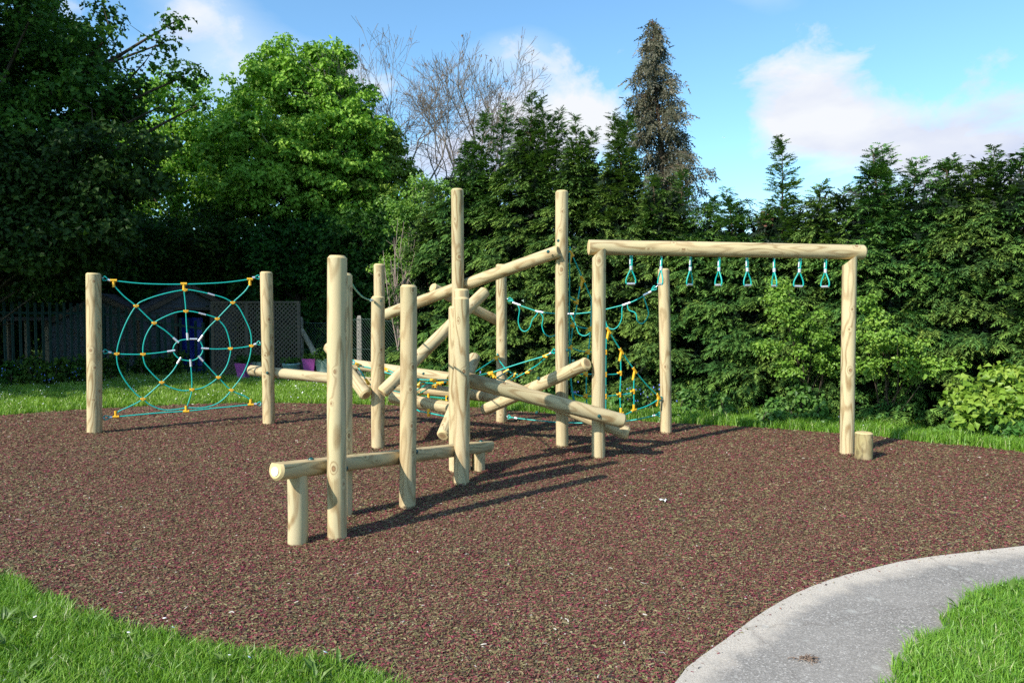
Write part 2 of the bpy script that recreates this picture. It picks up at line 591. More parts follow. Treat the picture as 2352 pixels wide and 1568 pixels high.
def chip_material():
    t = NT('rubber_chips')
    a = t.n('Attribute', attribute_name='tint').outputs['Fac']
    col = t.ramp(a, MULCH, 'CONSTANT')
    c = t.coord()
    col = t.mix(t.ramp(t.noise(c, 1.3, 4), [(0.35, 0.0), (0.7, 0.35)]), col, (0.165, 0.070, 0.050, 1))
    t.set(col, 0.62, spec=0.3)
    return t.m


def soil_material():
    t = NT('lawn_soil')
    c = t.coord()
    f = t.noise(c, 6, 6, 0.7)
    g = t.noise(c, 0.35, 3)
    col = t.mix(t.ramp(g, [(0.3, 0.0), (0.7, 1.0)]), t.ramp(f, [(0.3, (0.028, 0.055, 0.010)), (0.7, (0.06, 0.12, 0.018))]), t.ramp(f, [(0.3, (0.04, 0.07, 0.012)), (0.7, (0.085, 0.15, 0.025))]))
    t.set(col, 0.9, spec=0.1)
    t.bump(f, 0.6, 0.03)
    return t.m


def asphalt_material():
    t = NT('worn_asphalt')
    c = t.coord()
    st = t.n('TexVoronoi', voronoi_dimensions='2D')
    st.inputs['Scale'].default_value = 150
    t.put(st.inputs['Vector'], c)
    f = t.n('SeparateColor', ins={0: st.outputs['Color']}).outputs[0]
    col = t.ramp(f, [(0.0, (0.19, 0.172, 0.150)), (0.45, (0.265, 0.24, 0.212)), (0.80, (0.33, 0.30, 0.265)), (0.955, (0.50, 0.46, 0.41))], 'CONSTANT')
    big = t.noise(c, 1.6, 6, 0.6)
    col = t.mix(t.ramp(big, [(0.35, 0.0), (0.75, 0.65)]), col, (0.35, 0.315, 0.275, 1))
    tn = t.n('Attribute', attribute_name='tint').outputs['Fac']
    far = t.math('ADD', t.math('MULTIPLY', tn, 1.5), t.math('MULTIPLY', t.math('SUBTRACT', t.noise(c, 5, 8, 0.7), 0.5), 0.34))
    sand = t.ramp(t.noise(c, 120, 4, 0.7), [(0.3, (0.36, 0.305, 0.245)), (0.7, (0.60, 0.53, 0.44))])
    col = t.mix(t.ramp(far, [(0.06, 0.95), (0.17, 0.0)]), col, sand)
    lich = t.n('TexVoronoi', voronoi_dimensions='2D')
    lich.inputs['Scale'].default_value = 6.5
    t.put(lich.inputs['Vector'], t.vmath('ADD', c, t.vmath('MULTIPLY', t.noise(c, 9, 4, out='Color'), (0.07, 0.07, 0))))
    lm = t.ramp(t.math('ADD', t.math('MULTIPLY', lich.outputs['Distance'], t.math('MULTIPLY_ADD', t.n('SeparateColor', ins={0: lich.outputs['Color']}).outputs[2], 2.2, 0.7)), t.math('MULTIPLY', t.noise(c, 26, 5, 0.7), 0.16)), [(0.17, 1.0), (0.24, 0.0)])
    lk = t.math('GREATER_THAN', t.n('SeparateColor', ins={0: lich.outputs['Color']}).outputs[1], 0.55)
    col = t.mix(t.math('MULTIPLY', t.math('MULTIPLY', lm, lk), 0.45), col, (0.46, 0.44, 0.39, 1))
    # thin cracks
    cr = t.n('TexVoronoi', voronoi_dimensions='2D', feature='DISTANCE_TO_EDGE')
    cr.inputs['Scale'].default_value = 0.75
    t.put(cr.inputs['Vector'], t.vmath('ADD', c, t.vmath('MULTIPLY', t.noise(c, 2.5, 5, out='Color'), (0.35, 0.35, 0))))
    col = t.mix(t.ramp(cr.outputs['Distance'], [(0.0, 0.28), (0.008, 0.0)]), col, (0.09, 0.065, 0.05, 1))
    t.set(col, 0.85, spec=0.25)
    t.bump(t.math('ADD', f, t.noise(c, 300, 2)), 0.5, 0.004)
    return t.m


M['mulch'] = mulch_material()
M['chips'] = chip_material()
M['soil'] = soil_material()
M['asphalt'] = asphalt_material()
M['edging'] = plain('concrete_haunch', (0.44, 0.38, 0.31), 0.9, var=0.22, scale=60, bump=0.6, spec=0.2)
M['dirt'] = plain('bare_earth', (0.10, 0.07, 0.045), 0.95, var=0.4, scale=12, bump=0.6, spec=0.1)


def fan(poly, z, name, mat, grid=None):
    """flat sheet over a closed outline (triangulated by Blender)"""
    import bmesh
    bm = bmesh.new()
    vs = [bm.verts.new((float(p[0]), float(p[1]), z)) for p in poly]
    bm.faces.new(vs)
    bm.normal_update()
    bmesh.ops.triangulate(bm, faces=bm.faces[:])
    bm.normal_update()
    for f in bm.faces:
        if f.normal.z < 0:
            f.normal_flip()
    me = bpy.data.meshes.new(name)
    bm.to_mesh(me)
    bm.free()
    me.materials.append(mat)
    o = bpy.data.objects.new(name, me)
    COL.objects.link(o)
    return o


# far edge of the soft play surface (photo sightings), left grass edge, path edge
far_edge = [gnd(x, y)[:2] for x, y in [(-420, 1006), (-200, 978), (0, 956), (235, 939), (430, 930), (600, 926), (740, 928), (830, 930), (1079, 936), (1166, 943), (1278, 952), (1436, 966), (1550, 973), (1738, 983), (1929, 997), (2004, 1002), (2095, 1014), (2232, 1027), (2352, 1040), (2560, 1066), (2800, 1100)]]
path_edge = [gnd(x, y)[:2] for x, y in [(3300, 1160), (2900, 1200), (2600, 1231), (2352, 1258), (2215, 1274), (2098, 1289), (1957, 1321), (1845, 1360), (1759, 1407), (1697, 1451), (1654, 1484), (1552, 1568)]]
path_edge += [np.array((0.47, 2.35)), np.array((0.25, 1.7)), np.array((0.1, 0.6)), np.array((0.0, -1.5)), np.array((0.1, -4.0))]
left_edge = [np.array((-0.9, -4.0)), np.array((-0.7, 0.5)), np.array((-0.30, 2.35))] + [gnd(x, y)[:2] for x, y in [(905, 1575), (870, 1560), (780, 1535), (650, 1520), (560, 1500), (430, 1480), (290, 1440), (165, 1405), (110, 1365), (0, 1335), (-150, 1310), (-400, 1285), (-800, 1240)]]


def smooth(pl, k=4, amp=0.0, seed=0):
    s = spline([np.append(p, 0) for p in pl], k)[:, :2]
    if amp:
        r = np.random.default_rng(seed)
        s = s + np.convolve(r.normal(size=len(s)), np.ones(2) / 2, 'same')[:, None] * amp * np.array([0.7, 0.7])
    return s


FE, PE, LE = smooth(far_edge, 5, 0.012, 1), smooth(path_edge, 5, 0.008, 2), smooth(left_edge, 4, 0.015, 3)
corner_r = np.array([[9.2, 6.6], [9.5, 5.6]])
mulch_poly = np.concatenate([FE, PE, LE])
# outer side of the curved path
path_in = [gnd(x, y)[:2] for x, y in [(3300, 1185), (2900, 1245), (2600, 1290), (2352, 1337), (2253, 1364), (2195, 1399), (2156, 1442), (2105, 1481), (2074, 1531), (2043, 1568)]] + [np.array((1.22, 2.3)), np.array((1.12, 1.5)), np.array((1.1, 0.5)), np.array((1.1, -1.5)), np.array((1.2, -4.0))]
PI_ = smooth(path_in, 5, 0.02, 4)

gs = 400.0
tag(MB().add([(-gs, -gs, 0), (gs, -gs, 0), (gs, gs, 0), (-gs, gs, 0)], [(0, 1, 2, 3)]).build('ground', M['soil']), 'green lawn soil reaching under the trees to the horizon', 'ground', kind='structure')
tag(fan(mulch_poly, 0.008, 'play_surface', M['mulch']), 'maroon and olive bonded rubber mulch under the climbing equipment', 'play surface', kind='structure')


def resample(e, n):
    d = np.append(0, np.cumsum(np.linalg.norm(np.diff(e, axis=0), axis=1)))
    u = np.linspace(0, d[-1], n)
    return np.c_[np.interp(u, d, e[:, 0]), np.interp(u, d, e[:, 1])]


def build_path():
    # pair both sides of the path station by station
    inner_ = resample(PI_, 400)
    rows = []
    for p in resample(PE, 90):
        rows.append((p, inner_[np.argmin(np.linalg.norm(inner_ - p, axis=1))]))
    k = np.array([0.0, 0.03, 0.07, 0.12, 0.2, 0.35, 0.6, 0.8, 0.9, 1.04])
    V, T = [], []
    for p, q in rows:
        w = np.linalg.norm(q - p)
        for t in k:
            c = p + (q - p) * t
            V.append((c[0], c[1], 0.004 + 0.012 * math.exp(-(t * w / 0.05) ** 2)))
            T.append(0.001 + min(t * w, 1.0 * w) / 1.5)
    m_ = len(k)
    f = [(i * m_ + j, (i + 1) * m_ + j, (i + 1) * m_ + j + 1, i * m_ + j + 1) for i in range(len(rows) - 1) for j in range(m_ - 1)]
    o = MB().add(V, f, 0, np.array(T)).build('path', M['asphalt'], None, True)
    tag(o, 'curved grey asphalt footpath with a pale sandy margin beside the rubber mulch', 'path', kind='structure')


build_path()


def inside(poly, p):
    """points p (n,2) inside the closed outline"""
    x, y = p[:, 0], p[:, 1]
    c = np.zeros(len(p), bool)
    n = len(poly)
    for i in range(n):
        x0, y0 = poly[i]
        x1, y1 = poly[i - 1]
        if y0 == y1:
            continue
        h = (y0 > y) != (y1 > y)
        c ^= h & (x < (x1 - x0) * (y - y0) / (y1 - y0) + x0)
    return c


FEET = []


def build_chips():
    rg = np.random.default_rng(11)
    P, S = [], []
    for y0, y1, dens, sz in ((2.2, 3.6, 15000, 1.0), (3.6, 5.2, 13000, 1.0), (5.2, 7.2, 7500, 1.15), (7.2, 9.6, 3600, 1.4), (9.6, 12.5, 1500, 1.8)):
        x1 = 0.80 * y1 + 0.5
        n = int(dens * (y1 - y0) * 2 * x1)
        p = np.c_[rg.uniform(-x1, x1, n), rg.uniform(y0, y1, n)]
        p = p[np.abs(p[:, 0]) < 0.78 * p[:, 1] + 0.4]
        p = p[inside(mulch_poly, p)]
        P.append(p)
        S.append(np.full(len(p), sz))
    p, s = np.concatenate(P), np.concatenate(S)
    # a few stray crumbs over the edges
    k = rg.integers(0, len(LE) - 1, 900)
    q = LE[k] + rg.normal(size=(900, 2)) * 0.04
    k2 = rg.integers(0, len(PE) - 1, 900)
    q2 = PE[k2] + rg.normal(size=(900, 2)) * 0.022
    p, s = np.concatenate([p, q, q2]), np.concatenate([s, np.full(1800, 0.9)])
    zb = np.zeros(len(p))
    for c_, r_ in FEET:
        m_ = 260
        a_ = rg.uniform(0, 2 * PI, m_)
        o_ = r_ + np.abs(rg.normal(0, 0.022, m_))
        p = np.concatenate([p, np.asarray(c_) + np.c_[np.cos(a_), np.sin(a_)] * o_[:, None]])
        s = np.concatenate([s, np.full(m_, 1.1)])
        zb = np.concatenate([zb, np.maximum(0, 0.020 * (1 - (o_ - r_) / 0.04)) * rg.uniform(0.2, 1, m_)])
    n = len(p)
    L = rg.gamma(3.2, 0.0036, n) * s + 0.004
    W = rg.uniform(0.0014, 0.0038, n) * s
    yaw = rg.normal(0.2, 1.0, n)
    d = np.c_[np.cos(yaw), np.sin(yaw)]
    bend = rg.normal(0, 0.25, n) * L
    sd = np.c_[-d[:, 1], d[:, 0]]
    z0 = 0.0095 + rg.uniform(0, 0.007, n) * s + zb
    tilt = rg.normal(0, 0.10, n) * L
    roll = rg.normal(0, 0.35, n) * W
    arch = rg.uniform(0, 0.25, n) * L
    V = np.zeros((n, 6, 3))
    for i, t in enumerate((-0.5, 0, 0.5)):
        c = p + d * (t * L)[:, None] + sd * (bend * (t * t * 4 - 0.5))[:, None]
        z = z0 + tilt * t * 2 + arch * (1 - 4 * t * t) * 0.5
        w = W * (1.0 if t == 0 else 0.62)
        V[:, 2 * i, :2] = c - sd * w[:, None]
        V[:, 2 * i + 1, :2] = c + sd * w[:, None]
        V[:, 2 * i, 2] = z - roll
        V[:, 2 * i + 1, 2] = z + roll
    b = (np.arange(n) * 6)[:, None]
    f = np.concatenate([b + np.array([0, 2, 3, 1]), b + np.array([2, 4, 5, 3])])
    # maroon and olive gather in loose drifts
    g = np.sin(p[:, 0] * 2.1 + np.sin(p[:, 1] * 1.7) * 1.6) * np.sin(p[:, 1] * 2.6 + np.sin(p[:, 0] * 1.3))
    tint = rg.uniform(0, 1, n)
    red = rg.uniform(0, 1, n) < (0.10 + 0.10 * g)
    tint = np.where(red, rg.uniform(0.1, 0.44, n), tint) + 1e-4
    o = MB().add(V.reshape(-1, 3), f, 0, np.repeat(tint, 6)).build('rubber_mulch_chips', M['chips'])
    tag(o, 'loose looking maroon, olive and dark rubber shreds covering the play surface', 'rubber mulch', kind='stuff')



# ---------------------------------------------------------------- logs
def round_log(name, p, q, r, parent=None, mat='log', ends=('end', 'end'), chamfer=(0.014, 0.014), sides=30, seed=0, flat_top=False, cope=None, world_top=None):
    """a machine rounded pole from p to q: local z runs along the pole"""
    p, q = np.asarray(p, float), np.asarray(q, float)
    ax = q - p
    L = np.linalg.norm(ax)
    rg = np.random.default_rng(seed + 77)
    zs = [0.0, chamfer[0]]
    nseg = max(6, int(L / 0.12))
    zs += list(np.linspace(chamfer[0], L - chamfer[1], nseg + 1)[1:-1]) + [L - chamfer[1], L]
    ang = np.arange(sides) * 2 * PI / sides
    ph = rg.uniform(0, 6.28, 4)
    bow = rg.normal(0, 0.004, 2)
    V = []
    qt = Vector((0, 0, 1)).rotation_difference(Vector(ax / L))
    if abs(ax[2]) / L < 0.95:
        # keep a known roll: local y as near to world up as possible
        zax = Vector(ax / L)
        xax = Vector((0, 0, 1)).cross(zax)
        xax.normalize()
        yax = zax.cross(xax)
        qt = Matrix((xax, yax, zax)).transposed().to_quaternion()
    for i, z in enumerate(zs):
        k = 1 - 0.016 / r if i == 0 or i == len(zs) - 1 else 1.0
        if (i == 0 and chamfer[0] < 0.003) or (i == len(zs) - 1 and chamfer[1] < 0.003):
            k = 1.0
        w = 1 + 0.010 * np.sin(2 * ang + ph[0] + z * 0.8) + 0.006 * np.sin(3 * ang + ph[1] - z * 1.7) + 0.006 * math.sin(z * 3.1 + ph[2])
        b = math.sin(z / L * PI)
        x = r * k * w * np.cos(ang) + bow[0] * b
        y = r * k * w * np.sin(ang) + bow[1] * b
        if flat_top:
            y = np.minimum(y, r * 0.66)
        zz = np.full(sides, z)
        if cope is not None and i >= len(zs) - 3:
            # saddle cut: the pole's head is scooped to take the round beam
            ca, R0, depth = cope
            vv = np.cos(ang - ca)
            top = depth * (vv * 0.5 + 0.5) ** 1.6
            zz = np.minimum(zz, L - depth + top - (len(zs) - 1 - i) * 0.012)
        V.append(np.c_[x, y, zz])
    mb = MB()
    n = len(zs)
    f = []
    for i in range(n - 1):
        for j in range(sides):
            f.append((i * sides + j, i * sides + (j + 1) % sides, (i + 1) * sides + (j + 1) % sides, (i + 1) * sides + j))
    side = sides
    # bevel faces at an open cut show end grain colour
    mb.add(np.concatenate(V), f[side:-side], 0)
    for which, ring in ((0, V[0]), (1, V[-1])):
        c = np.append(ring[:, :2].mean(0), ring[:, 2].mean())
        ff = [(a, (a + 1) % sides, sides) for a in range(sides)]
        mb.add(np.concatenate([ring, c[None]]), [x[::-1] for x in ff] if which == 0 else ff, 1 + which)
    mb.add(np.concatenate(V[:2]), f[:side], 1 if chamfer[0] >= 0.003 else 0)
    mb.add(np.concatenate(V[-2:]), f[:side], 2 if chamfer[1] >= 0.003 and cope is None else 0)
    o = bpy.data.objects.new(name, mb.mesh(name, [M[mat], M[ends[0]], M[ends[1]]], True))
    me = o.data
    sm = np.ones(len(me.polygons), bool)
    mi = np.zeros(len(me.polygons), np.int32)
    me.polygons.foreach_get('material_index', mi)
    sm[mi > 0] = False
    if flat_top:
        for pl_ in me.polygons:
            if all(abs(me.vertices[v].co.y - r * 0.66) < 1e-4 for v in pl_.vertices):
                sm[pl_.index] = False
    me.polygons.foreach_set('use_smooth', sm)
    COL.objects.link(o)
    o.rotation_mode = 'QUATERNION'
    o.rotation_quaternion = qt
    o.location = Vector(p.tolist())
    if parent is not None:
        o.parent = parent
        o.location = Vector(p.tolist()) - parent_origin(parent)
    return o


def post_pts(x0, y0, x1, y1, width, bury=0.0):
    """pole from its foot (photo x0,y0) to its head (x1,y1); width = diameter in photo px"""
    b = gnd(x0, y0)
    r = width / 2 * b[1] / F
    FEET.append((b[:2] * (1 + r / np.linalg.norm(b[:2])), r))
    d = b[:2] / np.linalg.norm(b[:2])
    Y = b[1] + d[1] * r
    t = at(x1, y1, Y)
    b = at(x0, y0, Y)
    b[2] = 0.0
    return b, t, r


def cap(parent, pos, nrm, r=0.019):
    """domed plastic bolt cover"""
    mb = MB()
    nrm = np.asarray(nrm, float)
    nrm /= np.linalg.norm(nrm)
    ref = np.array([0, 0, 1.0]) if abs(nrm[2]) < 0.9 else np.array([1.0, 0, 0])
    u = np.cross(nrm, ref)
    u /= np.linalg.norm(u)
    w = np.cross(nrm, u)
    ang = np.arange(14) * 2 * PI / 14
    V = []
    for a in (0, 0.12, 0.6, 1.05):
        rr = r * math.cos(a)
        V.append(np.asarray(pos) + nrm * (r * 0.75 * math.sin(a) + (0 if a == 0 else 0.002)) + rr * (np.cos(ang)[:, None] * u + np.sin(ang)[:, None] * w))
    V.append((np.asarray(pos) + nrm * r * 0.8)[None])
    f = []
    for i in range(3):
        f += [(i * 14 + j, i * 14 + (j + 1) % 14, (i + 1) * 14 + (j + 1) % 14, (i + 1) * 14 + j) for j in range(14)]
    mb.add(np.concatenate(V), f)
    mb.add(np.concatenate(V[-2:]), [(j, (j + 1) % 14, 14) for j in range(14)])
    return mb.build('bolt_cap', M['cap'], parent, True)


CAMP = np.array([0, 0, EYE])


def capt(parent, x, y, Y, r=0.019, side=None):
    p = at(x, y, Y + 0.065)
    n = CAMP - p
    n[2] = 0
    if side is not None:
        n = np.array(side, float)
    return cap(parent, p, n, r)


# balance beam with step posts -------------------------------------------
bb_l, bb_r = at(632, 1080, 4.50), at(1124, 1022, 7.02)
beam_t = thing('balance_beam', (0.5 * (bb_l[0] + bb_r[0]), 0.5 * (bb_l[1] + bb_r[1]), 0), 'low flat topped balance log on two short legs with tall posts bolted along it', 'balance beam', None)
beam = round_log('beam', bb_l, bb_r, 0.066, beam_t, 'log', ('end', 'end'), (0.016, 0.016), sides=60, flat_top=True, seed=1)
k_ = 0.082
lp = bb_l + (bb_r - bb_l) * k_
lt = at(683, 1250, lp[1])
round_log('leg', [lt[0], lp[1], -0.05], [lt[0] + .005, lp[1], lp[2] - 0.035], 0.066, beam_t, 'wood', chamfer=(0.001, 0.001), seed=2)
b = gnd(1098, 1083)
b = np.array([b[0], bb_l[1] + (bb_r[1] - bb_l[1]) * 0.945, 0.0])
b[0] = at(1100, 1083, b[1])[0]
round_log('leg', b - [0, 0, 0.05], [b[0], b[1], at(1100, 1032, b[1])[2]], 0.064, beam_t, 'wood', chamfer=(0.001, 0.001), seed=3)
ups = [(774.5, 1246, 774.5, 587, 45), (789, 1193, 788, 627, 42), (935.5, 1172, 938.5, 654, 39), (1049, 1089, 1048, 703, 36), (1060, 1117, 1060, 682, 36), (1064, 1088, 1060, 663, 35)]
for i, (x0, y0, x1, y1, w) in enumerate(ups):
    b, tp, r = post_pts(x0, y0, x1, y1, w)
    round_log('upright', b - [0, 0, 0.05], tp, r, beam_t, 'wood', chamfer=(0.001, 0.018), seed=10 + i)
for x, y, Y in ((794, 1075, 4.78), (956, 1037, 5.56), (1075, 1022, 6.30)):
    capt(beam_t, x, y, Y, 0.02, (0.95, -0.25, 0))
for k_ in (0.115, 0.94):
    cap(beam_t, bb_l + (bb_r - bb_l) * k_ + [0, 0, 0.066 * 0.655], (0, 0, 1), 0.021)
# round badge let into the end of the beam
bax = (bb_l - bb_r) / np.linalg.norm(bb_l - bb_r)
bu = np.cross(bax, [0, 0, 1.0])
bu /= np.linalg.norm(bu)
bv = np.cross(bu, bax)
if bv[2] < 0:
    bv = -bv
if bu[0] < 0:
    bu = -bu


def disc(c, u, v, n, r, th, sides=28):
    mb = MB()
    an = np.arange(sides) * 2 * PI / sides
    ring = np.asarray(c) + r * (np.cos(an)[:, None] * u + np.sin(an)[:, None] * v)
    mb.tube([np.asarray(c), np.asarray(c) + n * th], r, sides)
    return mb


M['badge'] = plain('white_badge', (0.82, 0.83, 0.86), 0.35, var=0.02)
M['badge_rim'] = plain('badge_rim', (0.06, 0.06, 0.07), 0.5)
M['ink'] = plain('pale_grey_ink', (0.36, 0.38, 0.44), 0.5)
M['inkdark'] = plain('dark_ink', (0.05, 0.05, 0.06), 0.5)
bc = bb_l + bax * 0.001 - bv * 0.006
badge = disc(bc, bu, bv, bax, 0.0285, 0.004).build('badge', M['badge'], beam, False)
# undo the beam's own turn: its child meshes are given in world metres


def keep_world(o):
    p = o.parent
    m = Matrix.Identity(4)
    chain = []
    while p is not None:
        chain.append(p)
        p = p.parent
    for c in reversed(chain):
        loc = Matrix.Translation(c.location)
        rot = (c.rotation_quaternion if c.rotation_mode == 'QUATERNION' else c.rotation_euler.to_quaternion()).to_matrix().to_4x4()
        m = m @ loc @ rot
    o.matrix_parent_inverse = m.inverted()
    o.location = (0, 0, 0)
    return o


keep_world(badge)
mk = MB()
fc = bc + bax * 0.0052
pts = [(-0.0055, 0.0105), (-0.0045, 0.0125), (-0.002, 0.0130), (0.0, 0.0105), (0.002, 0.0085), (0.0045, 0.0080), (0.0055, 0.0105)]
mk.tube(spline([fc + bu * a + bv * b_ for a, b_ in pts], 4), 0.0011, 5, 1)
for k in range(7):
    a = R(150 - k * 20)
    c = fc + bu * math.cos(a) * 0.0175 + bv * (math.sin(a) * 0.0175 - 0.001)
    mk.tube([c, c + bu * 0.002 + bv * 0.001], 0.0012, 5, 0)
keep_world(mk.build('badge_mark', [M['ink'], M['inkdark']], beam))

# log climbing frame ------------------------------------------------------
frame = thing('log_climber', tuple(gnd(1080, 1010)), 'tangle of slanting round logs bolted between tall and short posts', 'climbing frame', None)
fposts = [(868.5, 1033, 868.5, 680, 31), (871, 985, 871, 606, 25), (1052, 1013, 1050.5, 434, 28.5), (1291.5, 1029, 1290.5, 438, 29)]
for i, (x0, y0, x1, y1, w) in enumerate(fposts):
    b, tp, r = post_pts(x0, y0, x1, y1, w)
    round_log('post', b - [0, 0, 0.05], tp, r, frame, 'wood', chamfer=(0.001, 0.018), seed=30 + i)
H = 'heart'
logs = [
    ((884, 723, 9.25), (1284, 577, 7.95), 0.072, 'end', H),       # long log rising to the tall post
    ((877, 902, 7.72), (1116, 668, 8.42), 0.070, H, 'end'),       # diagonal
    ((992, 660, 9.35), (1150, 740, 10.05), 0.068, 'end', 'end'),  # back log
    ((842, 908, 7.80), (754, 794, 8.35), 0.070, H, 'end'),
    ((572, 850, 9.80), (882, 882, 9.55), 0.072, 'end', 'end'),    # from the net post
    ((809, 836, 9.25), (1048, 869, 8.72), 0.068, 'end', 'end'),
    ((1050, 866, 6.98), (1433, 967, 7.26), 0.075, 'end', 'end'),  # big front log
    ((1112, 941, 8.55), (1349, 834, 7.30), 0.070, 'end', H),
    ((850, 880, 9.40), (1178, 916, 8.70), 0.070, 'end', 'end'),
    ((896, 911, 8.60), (1047, 939, 8.38), 0.074, 'end', 'end'),
    ((1017, 1001, 7.70), (1091, 818, 8.90), 0.072, H, 'end'),
    ((1158, 884, 7.95), (1444, 996, 7.56), 0.072, 'end', H),
]
for i, (a, b, r, e0, e1) in enumerate(logs):
    round_log('log', at(a[0], a[1], a[2] + .07), at(b[0], b[1], b[2] + .07), r, frame, 'log', (e0, e1), (0.02, 0.02), seed=50 + i)
for x, y, Y in ((1283, 553, 8.0), (873, 691, 7.9), (869, 861, 7.91), (1259, 578, 7.88), (1376, 955, 7.15), (1317, 829, 7.43), (1237, 869, 7.75), (1029, 915, 8.24), (905, 889, 7.75), (1233, 947, 7.98), (1303, 804, 7.98)):
    capt(frame, x, y, Y)
capt(frame, 973, 858, 8.82)

# overhead bar -------------------------------------------------------------
ob_b, ob_t, ob_r = post_pts(1374, 1056, 1376, 572, 32)
oc_b, oc_t, oc_r = post_pts(1945, 1047, 1951.5, 589, 31)
obar = thing('overhead_bar', (0.5 * (ob_b[0] + oc_b[0]), 0.5 * (ob_b[1] + oc_b[1]), 0), 'thick horizontal log carried on two tall notched posts with hand loops below', 'overhead bar', None)
yl, yr = ob_b[1] + 0.035, oc_b[1] + 0.035
bl, br = at(1353, 568, yl), at(1985, 579.5, yr)
bl2, br2 = bl + (bl - br) * 0.003, br
hb = round_log('beam', bl2, br2, 0.079, obar, 'log', ('end', 'end'), (0.006, 0.02), seed=70)
round_log('post', ob_b - [0, 0, 0.05], ob_t, ob_r, obar, 'wood', chamfer=(0.001, 0.001), cope=(R(-45), 0.08, 0.10), seed=71)
round_log('post', oc_b - [0, 0, 0.05], oc_t, oc_r, obar, 'wood', chamfer=(0.001, 0.001), cope=(R(-45), 0.08, 0.10), seed=72)

# free standing posts ------------------------------------------------------
PW = {}
for key, (x0, y0, x1, y1, w), lab in (
    ('wl', (217, 998, 214.5, 627, 32), 'round pale post holding the near edge of the spider web net, by the lawn'),
    ('wr', (618, 977, 611.5, 624, 28), 'round pale post between the spider web net and the log climber'),
    ('bk', (1151.5, 973, 1151, 607, 25), 'short round post behind the log climber where the loop rope starts'),
    ('rt', (1530, 998, 1524, 617, 26), 'round post under the overhead bar where the triangular net ends'),
):
    b, tp, r = post_pts(x0, y0, x1, y1, w)
    PW[key] = (b, tp, r)
    o = round_log('timber_post', b - [0, 0, 0.05], tp, r, None, 'wood', chamfer=(0.001, 0.018), seed=90 + len(PW))
    tag(o, lab, 'post', 'free standing round posts')
    if key == 'wr':
        c_ = MB()
        cap(o, (0, 0, 0), (0, -1, 0))
        k = o.children[0] if o.children else [c for c in bpy.data.objects if c.parent == o][0]
        keep_world(k)
        k.data.transform(Matrix.Translation(Vector(at(614, 856, b[1] - r - 0.001).tolist())))

# stump ----------------------------------------------------------------------
sb = gnd(1983, 1055)
st = thing('stump', tuple(sb), 'short weathered log stump with a damp dark base beside the overhead bar post', 'stump', None)
stump = round_log('log', sb - [0, 0, 0.03], [sb[0], sb[1], at(1983, 992, sb[1])[2]], 19.5 * sb[1] / F, st, 'stumpwood', ('stumpwood', 'end'), (0.001, 0.010), seed=99)

build_chips()

# ---------------------------------------------------------------- ropes
RR = 0.0082


def rope(name, pts, parent, r=RR, k=6, closed=False):
    p = spline(pts, k, closed)
    return MB().tube(p, r, 8, closed=closed).build(name, M['rope'], parent, True)


def ferrule(parent, p, q, r=0.0145, name='ferrule'):
    return MB().tube([p, q], r, 10).build(name, M['alu'], parent, True)


def tee(parent, c, along, stem, La=0.075, Ls=0.07, r=0.018):
    """yellow moulded T piece: a sleeve on one rope and a stem for the other"""
    c, along, stem = (np.asarray(v, float) for v in (c, along, stem))
    along = along / np.linalg.norm(along)
    stem = stem / np.linalg.norm(stem)
    mb = MB()
    mb.tube([c - along * La / 2, c + along * La / 2], r, 10)
    mb.tube([c + stem * r * 0.6, c + stem * Ls], r * 0.92, 10)
    return mb.build('connector', M['yellow'], parent, True)


def cross(parent, c, along, r=0.021):
    """yellow crossing knob with a round face to the front"""
    c = np.asarray(c, float)
    n = CAMP - c
    n /= np.linalg.norm(n)
    along = np.asarray(along, float)
    along /= np.linalg.norm(along)
    mb = MB()
    mb.tube([c - n * 0.016, c + n * 0.017], [r * 0.95, r], 12)
    mb.tube([c - along * 0.03, c + along * 0.03], 0.0155, 8)
    mb.tube([c + n * 0.0175, c + n * 0.0195], 0.006, 8, 1)
    return mb.build('connector', [M['yellow'], M['yellow_face']], parent, True)


def eye(parent, p, q, r=0.016):
    """thimble loop of rope on a steel staple between post (p) and net (q)"""
    p, q = np.asarray(p, float), np.asarray(q, float)
    d = (q - p)
    L = np.linalg.norm(d)
    d /= L
    up = np.array([0, 0, 1.0])
    side = np.cross(d, up)
    side /= np.linalg.norm(side)
    u = np.cross(side, d)
    loop = [p + d * L * 0.22, p + d * L * 0.40 + u * 0.026, p + d * L * 0.75 + u * 0.016, q, p + d * L * 0.75 - u * 0.016, p + d * L * 0.40 - u * 0.026]
    MB().tube(spline(loop, 4, True), 0.0075, 6, closed=True).build('rope_eye', M['rope'], parent, True)
    MB().tube(spline([p - d * 0.02, p + d * L * 0.25 + side * 0.012, p + d * L * 0.40, p + d * L * 0.25 - side * 0.012, p - d * 0.02 - side * 0.004], 4), 0.006, 6).build('shackle', M['steel'], parent, True)


# spider web net -----------------------------------------------------------
def z7(x, y):
    return (x / 1.809 / 1.7415, (1050 + y / 1.809) / 1.7415)


wp, wq = PW['wl'][0], PW['wr'][0]


def W(x, y):
    return onplane(*z7(x, y), wp, wq)


